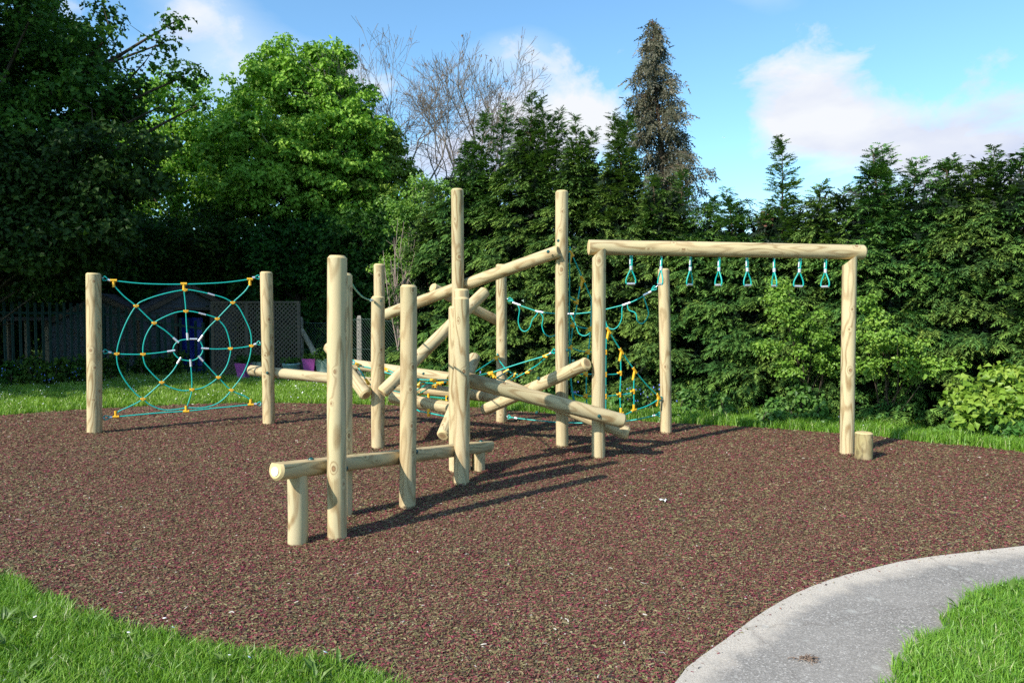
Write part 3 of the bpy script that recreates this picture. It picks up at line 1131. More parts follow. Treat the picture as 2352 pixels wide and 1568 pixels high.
net = thing('spider_web_net', tuple((wp + wq) / 2), 'turquoise spider web climbing net with yellow crossings strung between two posts', 'rope net', None)
rope('edge_rope', [W(778, 125), W(830, 132), W(1000, 150), W(1160, 157), W(1330, 157), W(1500, 152), W(1650, 142), W(1800, 122), W(1842, 112)], net)
rope('edge_rope', [W(800, 1118), W(850, 1114), W(1000, 1100), W(1180, 1084), W(1345, 1074), W(1600, 1048), W(1800, 1028), W(1850, 1020)], net)
ringA = [(1338, 198), (1180, 228), (1040, 275), (985, 314), (920, 420), (868, 550), (845, 660), (858, 760), (910, 860), (980, 945), (1034, 986), (1090, 1030), (1180, 1064), (1270, 1062), (1353, 1050), (1460, 1050), (1560, 1025), (1630, 975), (1674, 922), (1745, 830), (1800, 710), (1819, 602), (1812, 500), (1770, 400), (1725, 320), (1684, 290), (1620, 255), (1530, 230), (1430, 208)]
ringB = [(1345, 352), (1270, 362), (1180, 398), (1116, 437), (1070, 500), (1040, 580), (1035, 663), (1050, 735), (1090, 790), (1170, 866), (1240, 905), (1320, 926), (1390, 920), (1480, 900), (1580, 830), (1640, 750), (1667, 660), (1668, 622), (1660, 560), (1630, 470), (1572, 407), (1530, 388), (1463, 370), (1400, 356)]
ringC = [(1358, 555), (1300, 565), (1262, 598), (1254, 640), (1275, 675), (1310, 700), (1380, 710), (1430, 692), (1462, 655), (1468, 615), (1455, 580), (1440, 560), (1400, 553)]
for rg_ in (ringA, ringB, ringC):
    rope('ring_rope', [W(*p) for p in rg_], net, k=4, closed=True)
spokes = [[(1332, 205), (1342, 300), (1345, 352), (1350, 450), (1358, 555)], [(823, 165), (900, 245), (985, 314), (1116, 437), (1200, 495), (1290, 575)], [(790, 648), (845, 660), (940, 664), (1035, 663), (1150, 652), (1262, 636)],
          [(845, 1088), (870, 1070), (950, 1035), (1034, 986), (1170, 866), (1250, 785), (1308, 690)], [(1352, 1045), (1375, 980), (1388, 918), (1388, 830), (1378, 705)], [(1810, 990), (1770, 965), (1674, 922), (1580, 830), (1500, 745), (1438, 678)],
          [(1848, 590), (1819, 602), (1740, 616), (1667, 622), (1560, 626), (1462, 620)], [(1808, 155), (1770, 210), (1684, 290), (1572, 407), (1500, 480), (1440, 565)]]
for s_ in spokes:
    rope('radial_rope', [W(*p) for p in s_], net)
    a, b = W(*s_[-1]), W(*s_[-2])
    d = (b - a) / np.linalg.norm(b - a)
    ferrule(net, a - d * 0.01, a + d * 0.085)
for p in ((1338, 198), (985, 314), (845, 660), (1034, 986), (1674, 922), (1819, 602), (1684, 290), (1345, 352), (1116, 437), (1035, 663), (1170, 866), (1388, 918), (1580, 830), (1667, 622), (1572, 407)):
    cross(net, W(*p), W(p[0] + 10, p[1]) - W(*p))
dn = (0, 0, -1)
wd = (wq - wp)
for c, s_ in (((822, 130), dn), ((1330, 154), dn), ((1808, 120), dn), ((838, 1114), (0, 0, 1)), ((1347, 1076), (0, 0, 1)), ((1814, 1027), (0, 0, 1))):
    tee(net, W(*c), wd, s_, Ls=0.085 if s_ == dn else 0.075)
for a, b in (((1503, 222), (1553, 238)), ((1437, 364), (1490, 378)), ((1373, 553), (1428, 553))):
    ferrule(net, W(*a), W(*b), 0.0125)
for a, b in (((733, 108), (780, 124)), ((737, 640), (785, 648)), ((737, 1124), (795, 1119)), ((1888, 104), (1845, 108)), ((1893, 577), (1855, 588)), ((1898, 1020), (1858, 1022))):
    P_, Q_ = W(*a), W(*b)
    eye(net, P_, Q_)
    d = (Q_ - P_) / np.linalg.norm(Q_ - P_)
    ferrule(net, Q_, Q_ + d * 0.035, 0.0165)

# loop rope: upper hand rope with hanging loops, from the back post to the right one
tp_, tq_ = PW['bk'][0], PW['rt'][0]


def T(x, y):
    return onplane(x, y, tp_, tq_)


loop_t = thing('loop_rope', tuple((tp_ + tq_) / 2), 'slack turquoise hand rope with a row of hanging rope loops between two posts', 'rope', None)
rope('hand_rope', [T(*p) for p in ((1166, 687), (1175, 690), (1187, 698), (1210, 707), (1239, 716), (1270, 719.5), (1309, 721), (1345, 718.5), (1374, 714), (1405, 707), (1439, 698), (1465, 687), (1487, 674), (1500, 664), (1506, 659))], loop_t)
fer = [(1187, 698), (1239, 716), (1309, 721), (1376, 714), (1439, 698), (1487, 674)]
low = [(1206, 761), (1266, 773), (1343, 771), (1408, 756), (1474, 743)]
for i in range(5):
    a, b, m_ = fer[i], fer[i + 1], low[i]
    w_ = (b[0] - a[0])
    pts = [(a[0] + 2, a[1] + 2), (a[0] + w_ * .12, a[1] + 14), (m_[0] - w_ * .30, m_[1] - 24), (m_[0] - w_ * .20, m_[1] - 6), m_, (m_[0] + w_ * .20, m_[1] - 8), (m_[0] + w_ * .32, m_[1] - 26), (b[0] - w_ * .16, b[1] + 9), (b[0] - 3, b[1] + 1)]
    rope('hanging_loop', [T(*p) for p in pts], loop_t)
for i, (x, y) in enumerate(fer):
    sl_ = (fer[min(i + 1, 5)][1] - fer[max(i - 1, 0)][1]) / (fer[min(i + 1, 5)][0] - fer[max(i - 1, 0)][0])
    ferrule(loop_t, T(x - 9, y - 9 * sl_), T(x + 9, y + 9 * sl_), 0.016)
eye(loop_t, T(1164, 686), T(1178, 690))
eye(loop_t, T(1510, 657), T(1497, 666))
foot = thing('foot_rope', tuple((tp_ + tq_) / 2), 'low turquoise rope sagging just above the mulch between two posts', 'rope', None)
rope('rope', [T(*p) for p in ((1166, 957), (1180, 959), (1200, 961.5), (1240, 966), (1290, 970), (1350, 971), (1400, 970), (1450, 965), (1490, 957), (1510, 952), (1518, 950))], foot)
eye(foot, T(1164, 956), T(1174, 958.5))
eye(foot, T(1521, 950), T(1508, 952.5))
ferrule(foot, T(1182, 959.5), T(1188, 960.5), 0.0165)
ferrule(foot, T(1500, 954.5), T(1505, 953.5), 0.0165)

# triangular scramble net -----------------------------------------------------
fp = post_pts(*fposts[3])
np_, nq_ = fp[0] + [0.0, 0.06, 0], PW['rt'][0] - [0.05, 0.05, 0]


def r7(x, y):
    return ((2200 + x / 1.96) / 1.7415, (950 + y / 1.96) / 1.7415)


def N(x, y):
    return onplane(*r7(x, y), np_, nq_)


tri = thing('triangle_net', tuple((np_ + nq_) / 2), 'triangular turquoise scramble net hanging behind the overhead bar post, yellow clips', 'rope net', None)
rope('edge_rope', [N(*p) for p in ((155, 70), (175, 140), (255, 320), (325, 480), (390, 610), (460, 730), (560, 890), (665, 1040), (760, 1155), (865, 1258))], tri)
rope('edge_rope', [N(*p) for p in ((155, 70), (152, 400), (150, 700), (155, 1000), (168, 1180), (195, 1290), (290, 1362), (437, 1385), (555, 1385), (600, 1383), (657, 1355), (760, 1320), (840, 1275), (865, 1258))], tri)
verts = [[(235, 385), (215, 510), (182, 680), (160, 860), (157, 1000), (172, 1185), (195, 1290)], [(325, 490), (322, 650), (318, 720), (302, 890), (286, 1070), (285, 1240), (295, 1362)], [(441, 790), (438, 900), (437, 1070), (437, 1240), (437, 1385)],
         [(554, 950), (556, 1060), (549, 1230), (555, 1375)], [(659, 1100), (657, 1200), (660, 1352)]]
for s_ in verts:
    rope('vertical_rope', [N(*p) for p in s_], tri, 0.0078)
horis = [[(150, 458), (180, 482), (215, 505)], [(150, 668), (183, 686), (250, 706), (318, 716)], [(150, 862), (165, 862), (230, 888), (302, 895), (380, 897), (438, 897)], [(152, 1045), (230, 1068), (287, 1070), (437, 1072), (500, 1072), (555, 1062)],
         [(165, 1200), (180, 1217), (240, 1240), (286, 1242), (437, 1243), (550, 1230), (610, 1225), (657, 1205)]]
for s_ in horis:
    rope('rung_rope', [N(*p) for p in s_], tri, 0.0078)
for s_ in horis:
    for p in s_:
        for v in verts:
            if any(abs(p[0] - q[0]) < 6 and abs(p[1] - q[1]) < 8 for q in v):
                tee(tri, N(*p), (0, 0, 1), N(p[0] - 40, p[1]) - N(*p), 0.06, 0.05, 0.016)
                break
for p in ((168, 125), (255, 325), (460, 728), (560, 890), (664, 1040), (850, 1245)):
    d = N(p[0] + 40, p[1] + 62) - N(*p)
    tee(tri, N(*p), d, (-0.18, 0, -1), 0.085, 0.12, 0.017)
for p in ((555, 1378), (657, 1352)):
    tee(tri, N(*p), N(p[0] + 40, p[1] - 16) - N(*p), (0, 0, 1), 0.07, 0.07, 0.017)
eye(tri, N(880, 1270), N(858, 1255))

# hammock net slung low inside the log climber ---------------------------------
def z8(x, y, Y):
    return at((1250 + x / 3.136) / 1.7415, (1350 + y / 3.136) / 1.7415, Y + .07)


def z4(x, y, Y):
    return at((1800 + x / 2.94) / 1.7415, (1350 + y / 2.94) / 1.7415, Y + .07)


ham = thing('hammock_net', tuple(gnd(1090, 985)), 'sagging turquoise rope hammock net slung among the logs with yellow clips', 'rope net', None)
rope('edge_rope', [z8(505, 305, 8.75), z8(590, 352, 8.6), z8(730, 382, 8.5), z8(915, 438, 8.4), z8(1100, 478, 8.3), z8(1310, 520, 8.25), z8(1470, 530, 8.2), z8(1700, 528, 8.2), z4(235, 470, 8.3), z4(340, 443, 8.4), z4(450, 420, 8.5)], ham)
rope('edge_rope', [z4(440, 422, 8.5), z4(510, 405, 8.5), z4(800, 310, 8.4), z4(1100, 220, 8.3), z4(1180, 185, 8.25), z4(1245, 152, 8.2)], ham)
rope('edge_rope', [z8(570, 365, 8.7), z8(640, 480, 8.6), z8(690, 555, 8.6), z8(735, 592, 8.6), z8(900, 640, 8.7), z8(1010, 668, 8.7), z8(1090, 686, 8.7), z8(1310, 725, 8.75), z8(1450, 740, 8.8), z8(1650, 758, 8.8), z8(1760, 760, 8.8)], ham)
rope('edge_rope', [z4(548, 232, 9.72), z4(530, 250, 9.7), z4(300, 402, 9.2), z4(235, 445, 8.9)], ham)
rope('cross_rope', [z4(565, 232, 9.72), z4(580, 270, 9.6), z4(660, 370, 9.3), z4(710, 410, 9.2), z4(770, 430, 9.0), z4(810, 435, 8.95)], ham)
rope('cross_rope', [z4(1112, 250, 8.3), z4(1030, 320, 8.5), z4(940, 375, 8.6), z4(880, 415, 8.7), z4(740, 490, 8.8), z4(700, 505, 8.85), z4(640, 500, 8.8), z4(570, 482, 8.7), z4(490, 432, 8.5)], ham)
rope('cross_rope', [z4(690, 385, 9.2), z4(620, 430, 9.0), z4(540, 478, 8.9), z4(480, 505, 8.8)], ham)
rope('cross_rope', [z4(750, 430, 9.0), z4(690, 478, 8.9), z4(640, 515, 8.8)], ham)
rope('cross_rope', [z8(930, 398, 8.5), z8(1000, 430, 8.45), z8(1150, 500, 8.4), z8(1310, 535, 8.35), z8(1400, 560, 8.3), z8(1500, 573, 8.3), z8(1600, 572, 8.3), z8(1700, 550, 8.3)], ham)
for a in (((1240, 660), (1310, 600), (1370, 556)), ((1240, 690), (1310, 655), (1440, 580), (1505, 540)), ((1290, 735), (1360, 690), (1500, 610), (1600, 570))):
    rope('cross_rope', [z8(x, y, 8.7 - 0.4 * i / 3) for i, (x, y) in enumerate(a)], ham)
rope('edge_rope', [z8(970, 718, 8.7), z8(1060, 745, 8.6), z8(1310, 905, 8.2), z8(1380, 928, 8.1), z8(1450, 942, 8.1), z8(1550, 962, 8.0), z8(1650, 982, 8.0), z8(1700, 975, 8.0)], ham)
rope('cross_rope', [z8(1000, 740, 8.6), z8(1010, 772, 8.6), z8(1040, 782, 8.6), z8(1085, 762, 8.6)], ham)
for (zf, x, y, Y, dx, dy) in ((z8, 575, 338, 8.62, 10, 4), (z8, 940, 402, 8.5, 10, 4), (z8, 1385, 550, 8.33, 10, 3), (z8, 1520, 532, 8.2, 10, 0), (z8, 1600, 568, 8.3, 10, -1), (z8, 1700, 540, 8.25, 0, 10), (z8, 1345, 700, 8.65, 10, -5), (z8, 1540, 598, 8.35, 10, -5), (z8, 1330, 590, 8.5, 10, -9),
                              (z8, 690, 552, 8.6, 6, 8), (z8, 1060, 755, 8.6, 3, -10), (z8, 1010, 715, 8.65, 10, 2), (z8, 1455, 742, 8.8, 0, 10), (z8, 1455, 940, 8.1, 0, 10), (z8, 1685, 768, 8.8, 0, 10),
                              (z4, 465, 415, 8.5, 10, -2), (z4, 510, 448, 8.5, 10, 9), (z4, 1130, 210, 8.3, 10, -4), (z4, 660, 395, 9.2, 8, -5), (z4, 745, 440, 9.0, 8, -5), (z4, 825, 435, 8.9, 8, -5), (z4, 920, 395, 8.65, 8, -6), (z4, 700, 503, 8.85, 10, -1), (z4, 545, 240, 9.7, 10, -4), (z4, 565, 243, 9.7, 6, 8)):
    c, d = zf(x, y, Y), zf(x + dx * 3, y + dy * 3, Y)
    tee(ham, c, d - c, (0.15, -0.5, -0.6), 0.085, 0.035, 0.0165)
eye(ham, z4(566, 190, 9.76), z4(556, 228, 9.72))
eye(ham, z4(1246, 150, 8.15), z4(1200, 172, 8.22))
eye(ham, z8(490, 296, 8.8), z8(535, 322, 8.7))
ferrule(ham, z8(515, 310, 8.75), z8(535, 322, 8.7), 0.0165)
ferrule(ham, z4(1175, 188, 8.25), z4(1192, 178, 8.24), 0.0165)

# short curving rope from the step post back to the climber
sw = thing('swing_rope', tuple(at(830, 670, 6.5)), 'single turquoise rope curving from the second step post to a climber post', 'rope', None)
rope('rope', [at(800, 636, 5.36), at(808, 652, 5.6), at(818, 667, 6.1), at(832, 681, 6.8), at(845, 687.5, 7.5), at(856, 690, 7.93)], sw)
ferrule(sw, at(852, 689.3, 7.8), at(856, 690, 7.93), 0.014)

# hand loops -------------------------------------------------------------------
def make_loop():
    o = thing('hand_loop', (0, 0, 0), '', 'hand loop', 'hand loops under the overhead bar')
    MB().tube([(0.016 * math.cos(a), 0, 0.016 * math.sin(a)) for a in np.arange(14) * 2 * PI / 14], 0.0045, 6, closed=True).build('eye_bolt', M['steel'], o, True)
    top = [(0.0, 0, -0.012), (0.010, 0, 0.010), (0.012, 0, -0.03), (0.008, 0, -0.085)]
    MB().tube(spline([(-0.007, 0, -0.11), (-0.010, 0, -0.055), (-0.006, 0, -0.004), (0.003, 0, 0.006), (0.011, 0, -0.02), (0.010, 0, -0.06), (0.008, 0, -0.11)], 5), 0.0078, 8).build('strap', M['rope'], o, True)
    MB().tube([(-0.010, 0, -0.030), (-0.010, 0, -0.085)], 0.0095, 8).build('heat_shrink', M['alu'], o, True)
    MB().tube([(0, 0, -0.10), (0, 0, -0.14)], 0.0175, 12).build('ferrule', M['alu'], o, True)
    pts = [(-0.005, 0, -0.135), (-0.020, 0, -0.17), (-0.045, 0, -0.225), (-0.052, 0, -0.262), (-0.047, 0, -0.283), (-0.030, 0, -0.288), (0.030, 0, -0.288), (0.047, 0, -0.283), (0.052, 0, -0.262), (0.045, 0, -0.225), (0.020, 0, -0.17), (0.005, 0, -0.135)]
    MB().tube(spline(pts, 5), 0.0078, 8).build('loop', M['rope'], o, True)
    MB().tube([(-0.042, 0, -0.288), (0.042, 0, -0.288)], 0.0125, 12).build('grip', M['alu'], o, True)
    return o


def copy_tree(o, parent=None):
    c = o.copy()
    COL.objects.link(c)
    if parent is not None:
        c.parent = parent
    for ch in list(o.children):
        copy_tree(ch, c)
    return c


bpy.context.view_layer.update()
proto = make_loop()
bpy.context.view_layer.update()
lx = [(440, 85, 'first hand loop, hanging nearest the left post of the overhead bar'), (678, 42, 'second hand loop, hanging in front of the round post with the triangular net'), (908, 50, 'third hand loop along the overhead bar, just past the round post'),
      (1131, 57, 'fourth hand loop along the overhead bar, before the dark hedge'), (1348, 62, 'fifth hand loop along the overhead bar, its loop half open'), (1560, 40, 'sixth hand loop, turned nearly edge on above the pale green shrub'),
      (1766, 80, 'seventh hand loop, wide open, second from the far post of the bar'), (1965, 68, 'eighth hand loop, hanging nearest the far post of the overhead bar')]
for i, (x, w, lab) in enumerate(lx):
    D = (2300 + x / 1.96) / 1.7415
    s = (D - 1353) / (1985 - 1353)
    # place along the beam by where the line of sight meets it
    n = np.array([-(br - bl)[1], (br - bl)[0], 0])
    d = ray(D, 590)
    pt = CAMP + d * (n.dot(bl - CAMP) / n.dot(d))
    k = (pt - bl)[:2].dot((br - bl)[:2]) / ((br - bl)[:2].dot((br - bl)[:2]))
    pos = bl + (br - bl) * k
    o = proto if i == 0 else copy_tree(proto)
    o.location = (float(pos[0]), float(pos[1]), float(pos[2] - 0.086))
    px = 0.118 * F / pos[1]
    o.rotation_euler = (R(random.Random(i).uniform(-3, 3)), R(random.Random(i + 9).uniform(-2.5, 2.5)), math.acos(min(1, (w / 1.96 / 1.7415) / px)) * (1 if i in (0, 2, 4, 6) else -1) - math.atan2(pos[0], pos[1]))
    o['label'] = lab

# ---------------------------------------------------------------- foliage
def unit(a):
    return a / np.maximum(np.linalg.norm(a, axis=-1, keepdims=True), 1e-9)


def rand_dirs(rg, n):
    return unit(rg.normal(size=(n, 3)))


def leaves(mb, pos, axis, nrm, L, W, tint, mat=0, fold=0.25, lobes=False):
    """one folded leaf per position: base, two shoulders, tip (and side lobes)"""
    n = len(pos)
    axis = unit(axis)
    side = unit(np.cross(axis, nrm))
    nn = np.cross(side, axis)
    L, W = np.broadcast_to(L, (n,))[:, None], np.broadcast_to(W, (n,))[:, None]
    if not lobes:
        V = np.stack([pos, pos + axis * L * .45 + side * W * .5 + nn * W * fold, pos + axis * L - nn * L * 0.12, pos + axis * L * .45 - side * W * .5 + nn * W * fold, pos + axis * L * 0.5], 1)
        b = (np.arange(n) * 5)[:, None]
        f = np.concatenate([b + np.array([0, 4, 1]), b + np.array([4, 2, 1]), b + np.array([0, 3, 4]), b + np.array([4, 3, 2])])
        k = 5
    else:
        V = np.stack([pos, pos + axis * L * .25 + side * W * .5 + nn * W * fold, pos + axis * L * .50 + side * W * .20, pos + axis * L * .72 + side * W * .42 + nn * W * fold,
                      pos + axis * L - nn * L * 0.15, pos + axis * L * .70 - side * W * .42 + nn * W * fold, pos + axis * L * .50 - side * W * .20, pos + axis * L * .28 - side * W * .5 + nn * W * fold], 1)
        b = (np.arange(n) * 8)[:, None]
        f = np.concatenate([b + np.array([0, 2, 1]), b + np.array([2, 4, 3]), b + np.array([0, 6, 2]), b + np.array([2, 6, 4]), b + np.array([6, 5, 4]), b + np.array([0, 7, 6])])
        k = 8
    mb.add(V.reshape(-1, 3), f, mat, np.repeat(np.broadcast_to(tint, (n,)), k) + 1e-4)


def crown(mb, rg, centres, radii, per, size, up=0.55, lobes=False, mat=0, flat=0.75, tint0=0.5, spread=0.22):
    """leaf clumps: dense shell of leaves round every clump centre, each leaf facing out and up"""
    centres, radii = np.asarray(centres, float), np.asarray(radii, float)
    n = len(centres)
    cnt = np.maximum(3, (per * (radii / radii.mean()) ** 2 * rg.uniform(0.6, 1.4, n)).astype(int))
    idx = np.repeat(np.arange(n), cnt)
    m = len(idx)
    d = rand_dirs(rg, m)
    d[:, 2] = d[:, 2] * 0.8 + 0.15
    rr = radii[idx] * rg.uniform(0.2, 1.15, m) ** 0.7
    p = centres[idx] + d * rr[:, None] * np.array([1, 1, flat])
    nrm = unit(d + np.array([0, -0.15, up]) + rg.normal(size=(m, 3)) * 0.42)
    axis = unit(np.cross(nrm, rand_dirs(rg, m)) + np.array([0, 0, -0.35]) + d * 0.4)
    L = size * rg.uniform(0.65, 1.25, m)
    ct = rg.normal(0, 0.13, n)
    tint = np.clip(tint0 + ct[idx] + rg.normal(0, spread, m), 0, 1)
    leaves(mb, p, axis, nrm, L, L * rg.uniform(0.6, 0.9, m), tint, mat, lobes=lobes)


def lobe_points(rg, lobes, n, shell=0.5):
    """clump centres spread through a crown made of ellipsoid lobes (cx,cy,cz, rx,ry,rz)"""
    out = []
    vol = np.array([l[3] * l[4] + l[4] * l[5] for l in lobes])
    for l, k in zip(lobes, (n * vol / vol.sum()).astype(int) + 1):
        d = rand_dirs(rg, k)
        r = rg.uniform(shell, 1.0, k) ** 0.7 * rg.uniform(0.88, 1.14, k)
        out.append(np.array(l[:3]) + d * r[:, None] * np.array(l[3:6]))
    return np.concatenate(out)


def limbs(mb, rg, base, top, r0, targets, nl=14, mat=0, sides=7, fine=0, keep=0):
    """tapered trunk with limbs that reach towards some of the clump centres"""
    base, top = np.asarray(base, float), np.asarray(top, float)
    H = top - base
    k = np.linspace(0, 1, 9)
    wig = np.cumsum(rg.normal(0, 0.03, (9, 3)), 0) * np.linalg.norm(H) * 0.12
    wig[:, 2] = 0
    wig -= wig[0]
    spine = base + k[:, None] * H + wig
    mb.tube(spine, r0 * (1 - 0.85 * k) + 0.012, sides, mat)
    pick = np.unique(np.append(rg.choice(len(targets), min(nl, len(targets)), replace=False), np.arange(len(targets) - keep, len(targets))))
    for j, i in enumerate(pick):
        q = targets[i]
        hz = np.clip((q[2] - base[2]) / max(H[2], .1) - rg.uniform(0.15, 0.4), 0.12, 0.93)
        s = base + hz * H + np.array([np.interp(hz, k, wig[:, 0]), np.interp(hz, k, wig[:, 1]), 0])
        mid = (s + q) / 2 + np.array([0, 0, 0.12 * np.linalg.norm(q - s)]) * rg.uniform(-0.3, 1.0) + rg.normal(0, 0.05, 3)
        r1 = r0 * (1 - 0.8 * hz) * 0.5
        pts = spline([s, (s + mid) / 2 + rg.normal(0, .03, 3), mid, q], 3)
        mb.tube(pts, np.linspace(r1, 0.012, len(pts)), 5, mat, caps=False)
        for _ in range(fine):
            a = pts[rg.integers(3, len(pts))]
            e = a + rand_dirs(rg, 1)[0] * rg.uniform(0.3, 0.8) + np.array([0, 0, 0.1])
            mb.tube([a, (a + e) / 2 + rg.normal(0, .05, 3), e], [0.012, 0.008, 0.004], 4, mat, caps=False)


def tree(name, base, lobes, n, clump, per, size, leaf, barkm, label, cat='tree', group=None, seed=0, r0=0.16, top=None, lobed=False, nl=16, fine=0, tint0=0.5, shell=0.5, extra=None, up=0.55, flat=0.75):
    rg = np.random.default_rng(seed)
    base = np.asarray(base, float)
    root = thing(name, base, label, cat, group)
    c = lobe_points(rg, lobes, n, shell)
    if extra is not None:
        c = np.concatenate([c, extra])
    rad = clump * rg.uniform(0.55, 1.35, len(c))
    tb = MB()
    topz = max(l[2] + l[5] * 0.6 for l in lobes) if top is None else top
    tx = np.mean([l[0] for l in lobes]), np.mean([l[1] for l in lobes])
    limbs(tb, rg, base - [0, 0, .1], (tx[0], tx[1], topz), r0, c, nl, fine=fine, keep=0 if extra is None else len(extra))
    tb.build('trunk', M[barkm], root, True)
    mb = MB()
    crown(mb, rg, c, rad, per, size, lobes=lobed, tint0=tint0, up=up, flat=flat)
    mb.build('crown', M[leaf], root)
    return root


# --- broadleaved trees on the left -----------------------------------------
# big oak at the lawn corner, its lower limb reaching into view
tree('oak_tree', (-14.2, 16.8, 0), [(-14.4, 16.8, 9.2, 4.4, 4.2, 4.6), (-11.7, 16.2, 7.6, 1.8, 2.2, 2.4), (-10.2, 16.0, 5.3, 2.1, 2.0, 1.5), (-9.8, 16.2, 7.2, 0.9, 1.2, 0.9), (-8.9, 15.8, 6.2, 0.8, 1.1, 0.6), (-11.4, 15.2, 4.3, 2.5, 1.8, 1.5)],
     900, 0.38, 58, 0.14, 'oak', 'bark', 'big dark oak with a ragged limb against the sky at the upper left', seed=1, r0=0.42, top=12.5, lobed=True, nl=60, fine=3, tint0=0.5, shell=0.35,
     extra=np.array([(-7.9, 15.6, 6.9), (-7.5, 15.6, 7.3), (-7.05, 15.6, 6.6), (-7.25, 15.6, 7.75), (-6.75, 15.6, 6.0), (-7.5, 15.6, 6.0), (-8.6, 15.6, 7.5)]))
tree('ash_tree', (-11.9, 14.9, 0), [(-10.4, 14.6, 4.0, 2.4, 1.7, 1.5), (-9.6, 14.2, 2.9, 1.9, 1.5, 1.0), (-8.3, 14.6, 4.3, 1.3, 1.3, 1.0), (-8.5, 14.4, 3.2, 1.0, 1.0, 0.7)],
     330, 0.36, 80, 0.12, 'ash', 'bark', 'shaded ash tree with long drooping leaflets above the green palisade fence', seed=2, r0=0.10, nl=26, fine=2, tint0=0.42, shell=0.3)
# the tall sunlit maple
tree('maple_tree', (-6.7, 23.2, 0), [(-6.9, 23.2, 7.4, 2.75, 2.5, 2.0), (-6.6, 23.2, 9.0, 1.75, 1.6, 1.15), (-7.9, 22.6, 6.3, 2.0, 1.8, 1.6), (-5.6, 22.6, 6.6, 1.7, 1.8, 1.7), (-6.9, 21.9, 5.2, 2.3, 1.6, 1.2), (-5.1, 22.8, 5.0, 1.6, 1.4, 1.2)],
     1050, 0.27, 52, 0.15, 'maple', 'palebark', 'tall domed maple with sunlit bright green upper crown', seed=3, r0=0.24, top=8.2, lobed=True, nl=44, fine=1, tint0=0.55, shell=0.45)
tree('maple_tree', (-4.3, 23.5, 0), [(-4.35, 23.4, 6.2, 1.25, 1.3, 1.4), (-4.2, 23.0, 4.9, 1.4, 1.4, 1.3), (-3.7, 22.8, 3.7, 1.3, 1.3, 1.2)],
     420, 0.23, 48, 0.125, 'lime', 'palebark', 'smaller yellow green tree against the right flank of the tall maple', seed=4, r0=0.15, nl=20, tint0=0.42, fine=1)
tree('woodland_tree', (-12.0, 26.0, 0), [(-12.0, 26.0, 8.0, 2.3, 2, 2.0), (-11.2, 25.6, 6.2, 2.2, 2, 1.8), (-12.6, 25.4, 4.8, 2.6, 2, 2.0)],
     480, 0.34, 55, 0.15, 'maple', 'bark', 'tree with lit top seen in the gap between the oak and the maple', seed=5, r0=0.2, nl=20, tint0=0.5)
UND = 'shaded trees behind the sheds'
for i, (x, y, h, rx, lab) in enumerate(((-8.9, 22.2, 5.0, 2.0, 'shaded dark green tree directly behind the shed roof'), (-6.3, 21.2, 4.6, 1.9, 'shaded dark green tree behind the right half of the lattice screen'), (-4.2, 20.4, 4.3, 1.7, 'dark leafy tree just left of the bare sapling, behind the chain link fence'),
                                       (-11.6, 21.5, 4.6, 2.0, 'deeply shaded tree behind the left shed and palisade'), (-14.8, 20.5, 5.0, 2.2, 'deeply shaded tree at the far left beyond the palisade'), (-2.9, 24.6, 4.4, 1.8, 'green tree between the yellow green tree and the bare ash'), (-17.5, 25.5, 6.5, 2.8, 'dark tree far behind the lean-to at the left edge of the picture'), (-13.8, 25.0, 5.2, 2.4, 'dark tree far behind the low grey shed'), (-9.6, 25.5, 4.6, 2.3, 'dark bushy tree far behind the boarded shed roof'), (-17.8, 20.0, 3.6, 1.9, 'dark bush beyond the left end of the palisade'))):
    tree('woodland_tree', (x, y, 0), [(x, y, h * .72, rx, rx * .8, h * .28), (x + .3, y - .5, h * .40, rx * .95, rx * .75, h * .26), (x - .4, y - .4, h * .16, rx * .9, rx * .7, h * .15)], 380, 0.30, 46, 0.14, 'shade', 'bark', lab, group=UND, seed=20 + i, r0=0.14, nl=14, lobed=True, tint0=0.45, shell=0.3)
tree('birch_tree', (-2.35, 17.2, 0), [(-2.35, 17.2, 3.9, 0.75, 0.7, 1.0), (-2.0, 17.3, 3.0, 0.8, 0.7, 0.9), (-2.6, 17.2, 2.3, 0.7, 0.7, 0.8), (-1.7, 17.4, 4.2, 0.5, 0.5, 0.7)], 200, 0.21, 60, 0.075, 'lime', 'palebark', 'slender yellow green young tree between the dark woodland and the cypress hedge', seed=40, r0=0.05, nl=40, fine=2, shell=0.2, tint0=0.5)
# trees that stand outside the picture on the left; they throw the shade on sheds and lawn corner
SH = 'tall trees left of the picture'
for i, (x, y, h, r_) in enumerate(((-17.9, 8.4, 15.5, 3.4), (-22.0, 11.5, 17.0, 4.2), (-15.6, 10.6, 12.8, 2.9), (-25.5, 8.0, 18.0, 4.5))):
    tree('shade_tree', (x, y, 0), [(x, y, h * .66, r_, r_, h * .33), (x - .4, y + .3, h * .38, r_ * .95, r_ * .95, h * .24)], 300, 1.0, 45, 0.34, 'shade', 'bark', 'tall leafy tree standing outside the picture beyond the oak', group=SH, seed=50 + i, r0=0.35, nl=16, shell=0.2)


fh = thing('far_hedge', (-13.5, 31.0, 0), 'dark overgrown hedge far behind the sheds and woodland trees', 'hedge')
rgf = np.random.default_rng(66)
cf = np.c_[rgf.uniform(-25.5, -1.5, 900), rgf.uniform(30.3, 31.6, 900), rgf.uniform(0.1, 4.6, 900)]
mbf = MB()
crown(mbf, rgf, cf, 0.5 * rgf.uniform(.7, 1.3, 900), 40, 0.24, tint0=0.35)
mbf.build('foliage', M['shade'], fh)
stf = MB()
for x_ in np.arange(-25.3, -1.6, 0.8):
    stf.tube([(x_, 31.0, -.1), (x_ + .1, 31.0, 1.8), (x_ - .1, 31.05, 3.8)], [.08, .06, .02], 5)
stf.build('stems', M['bark'], fh, True)


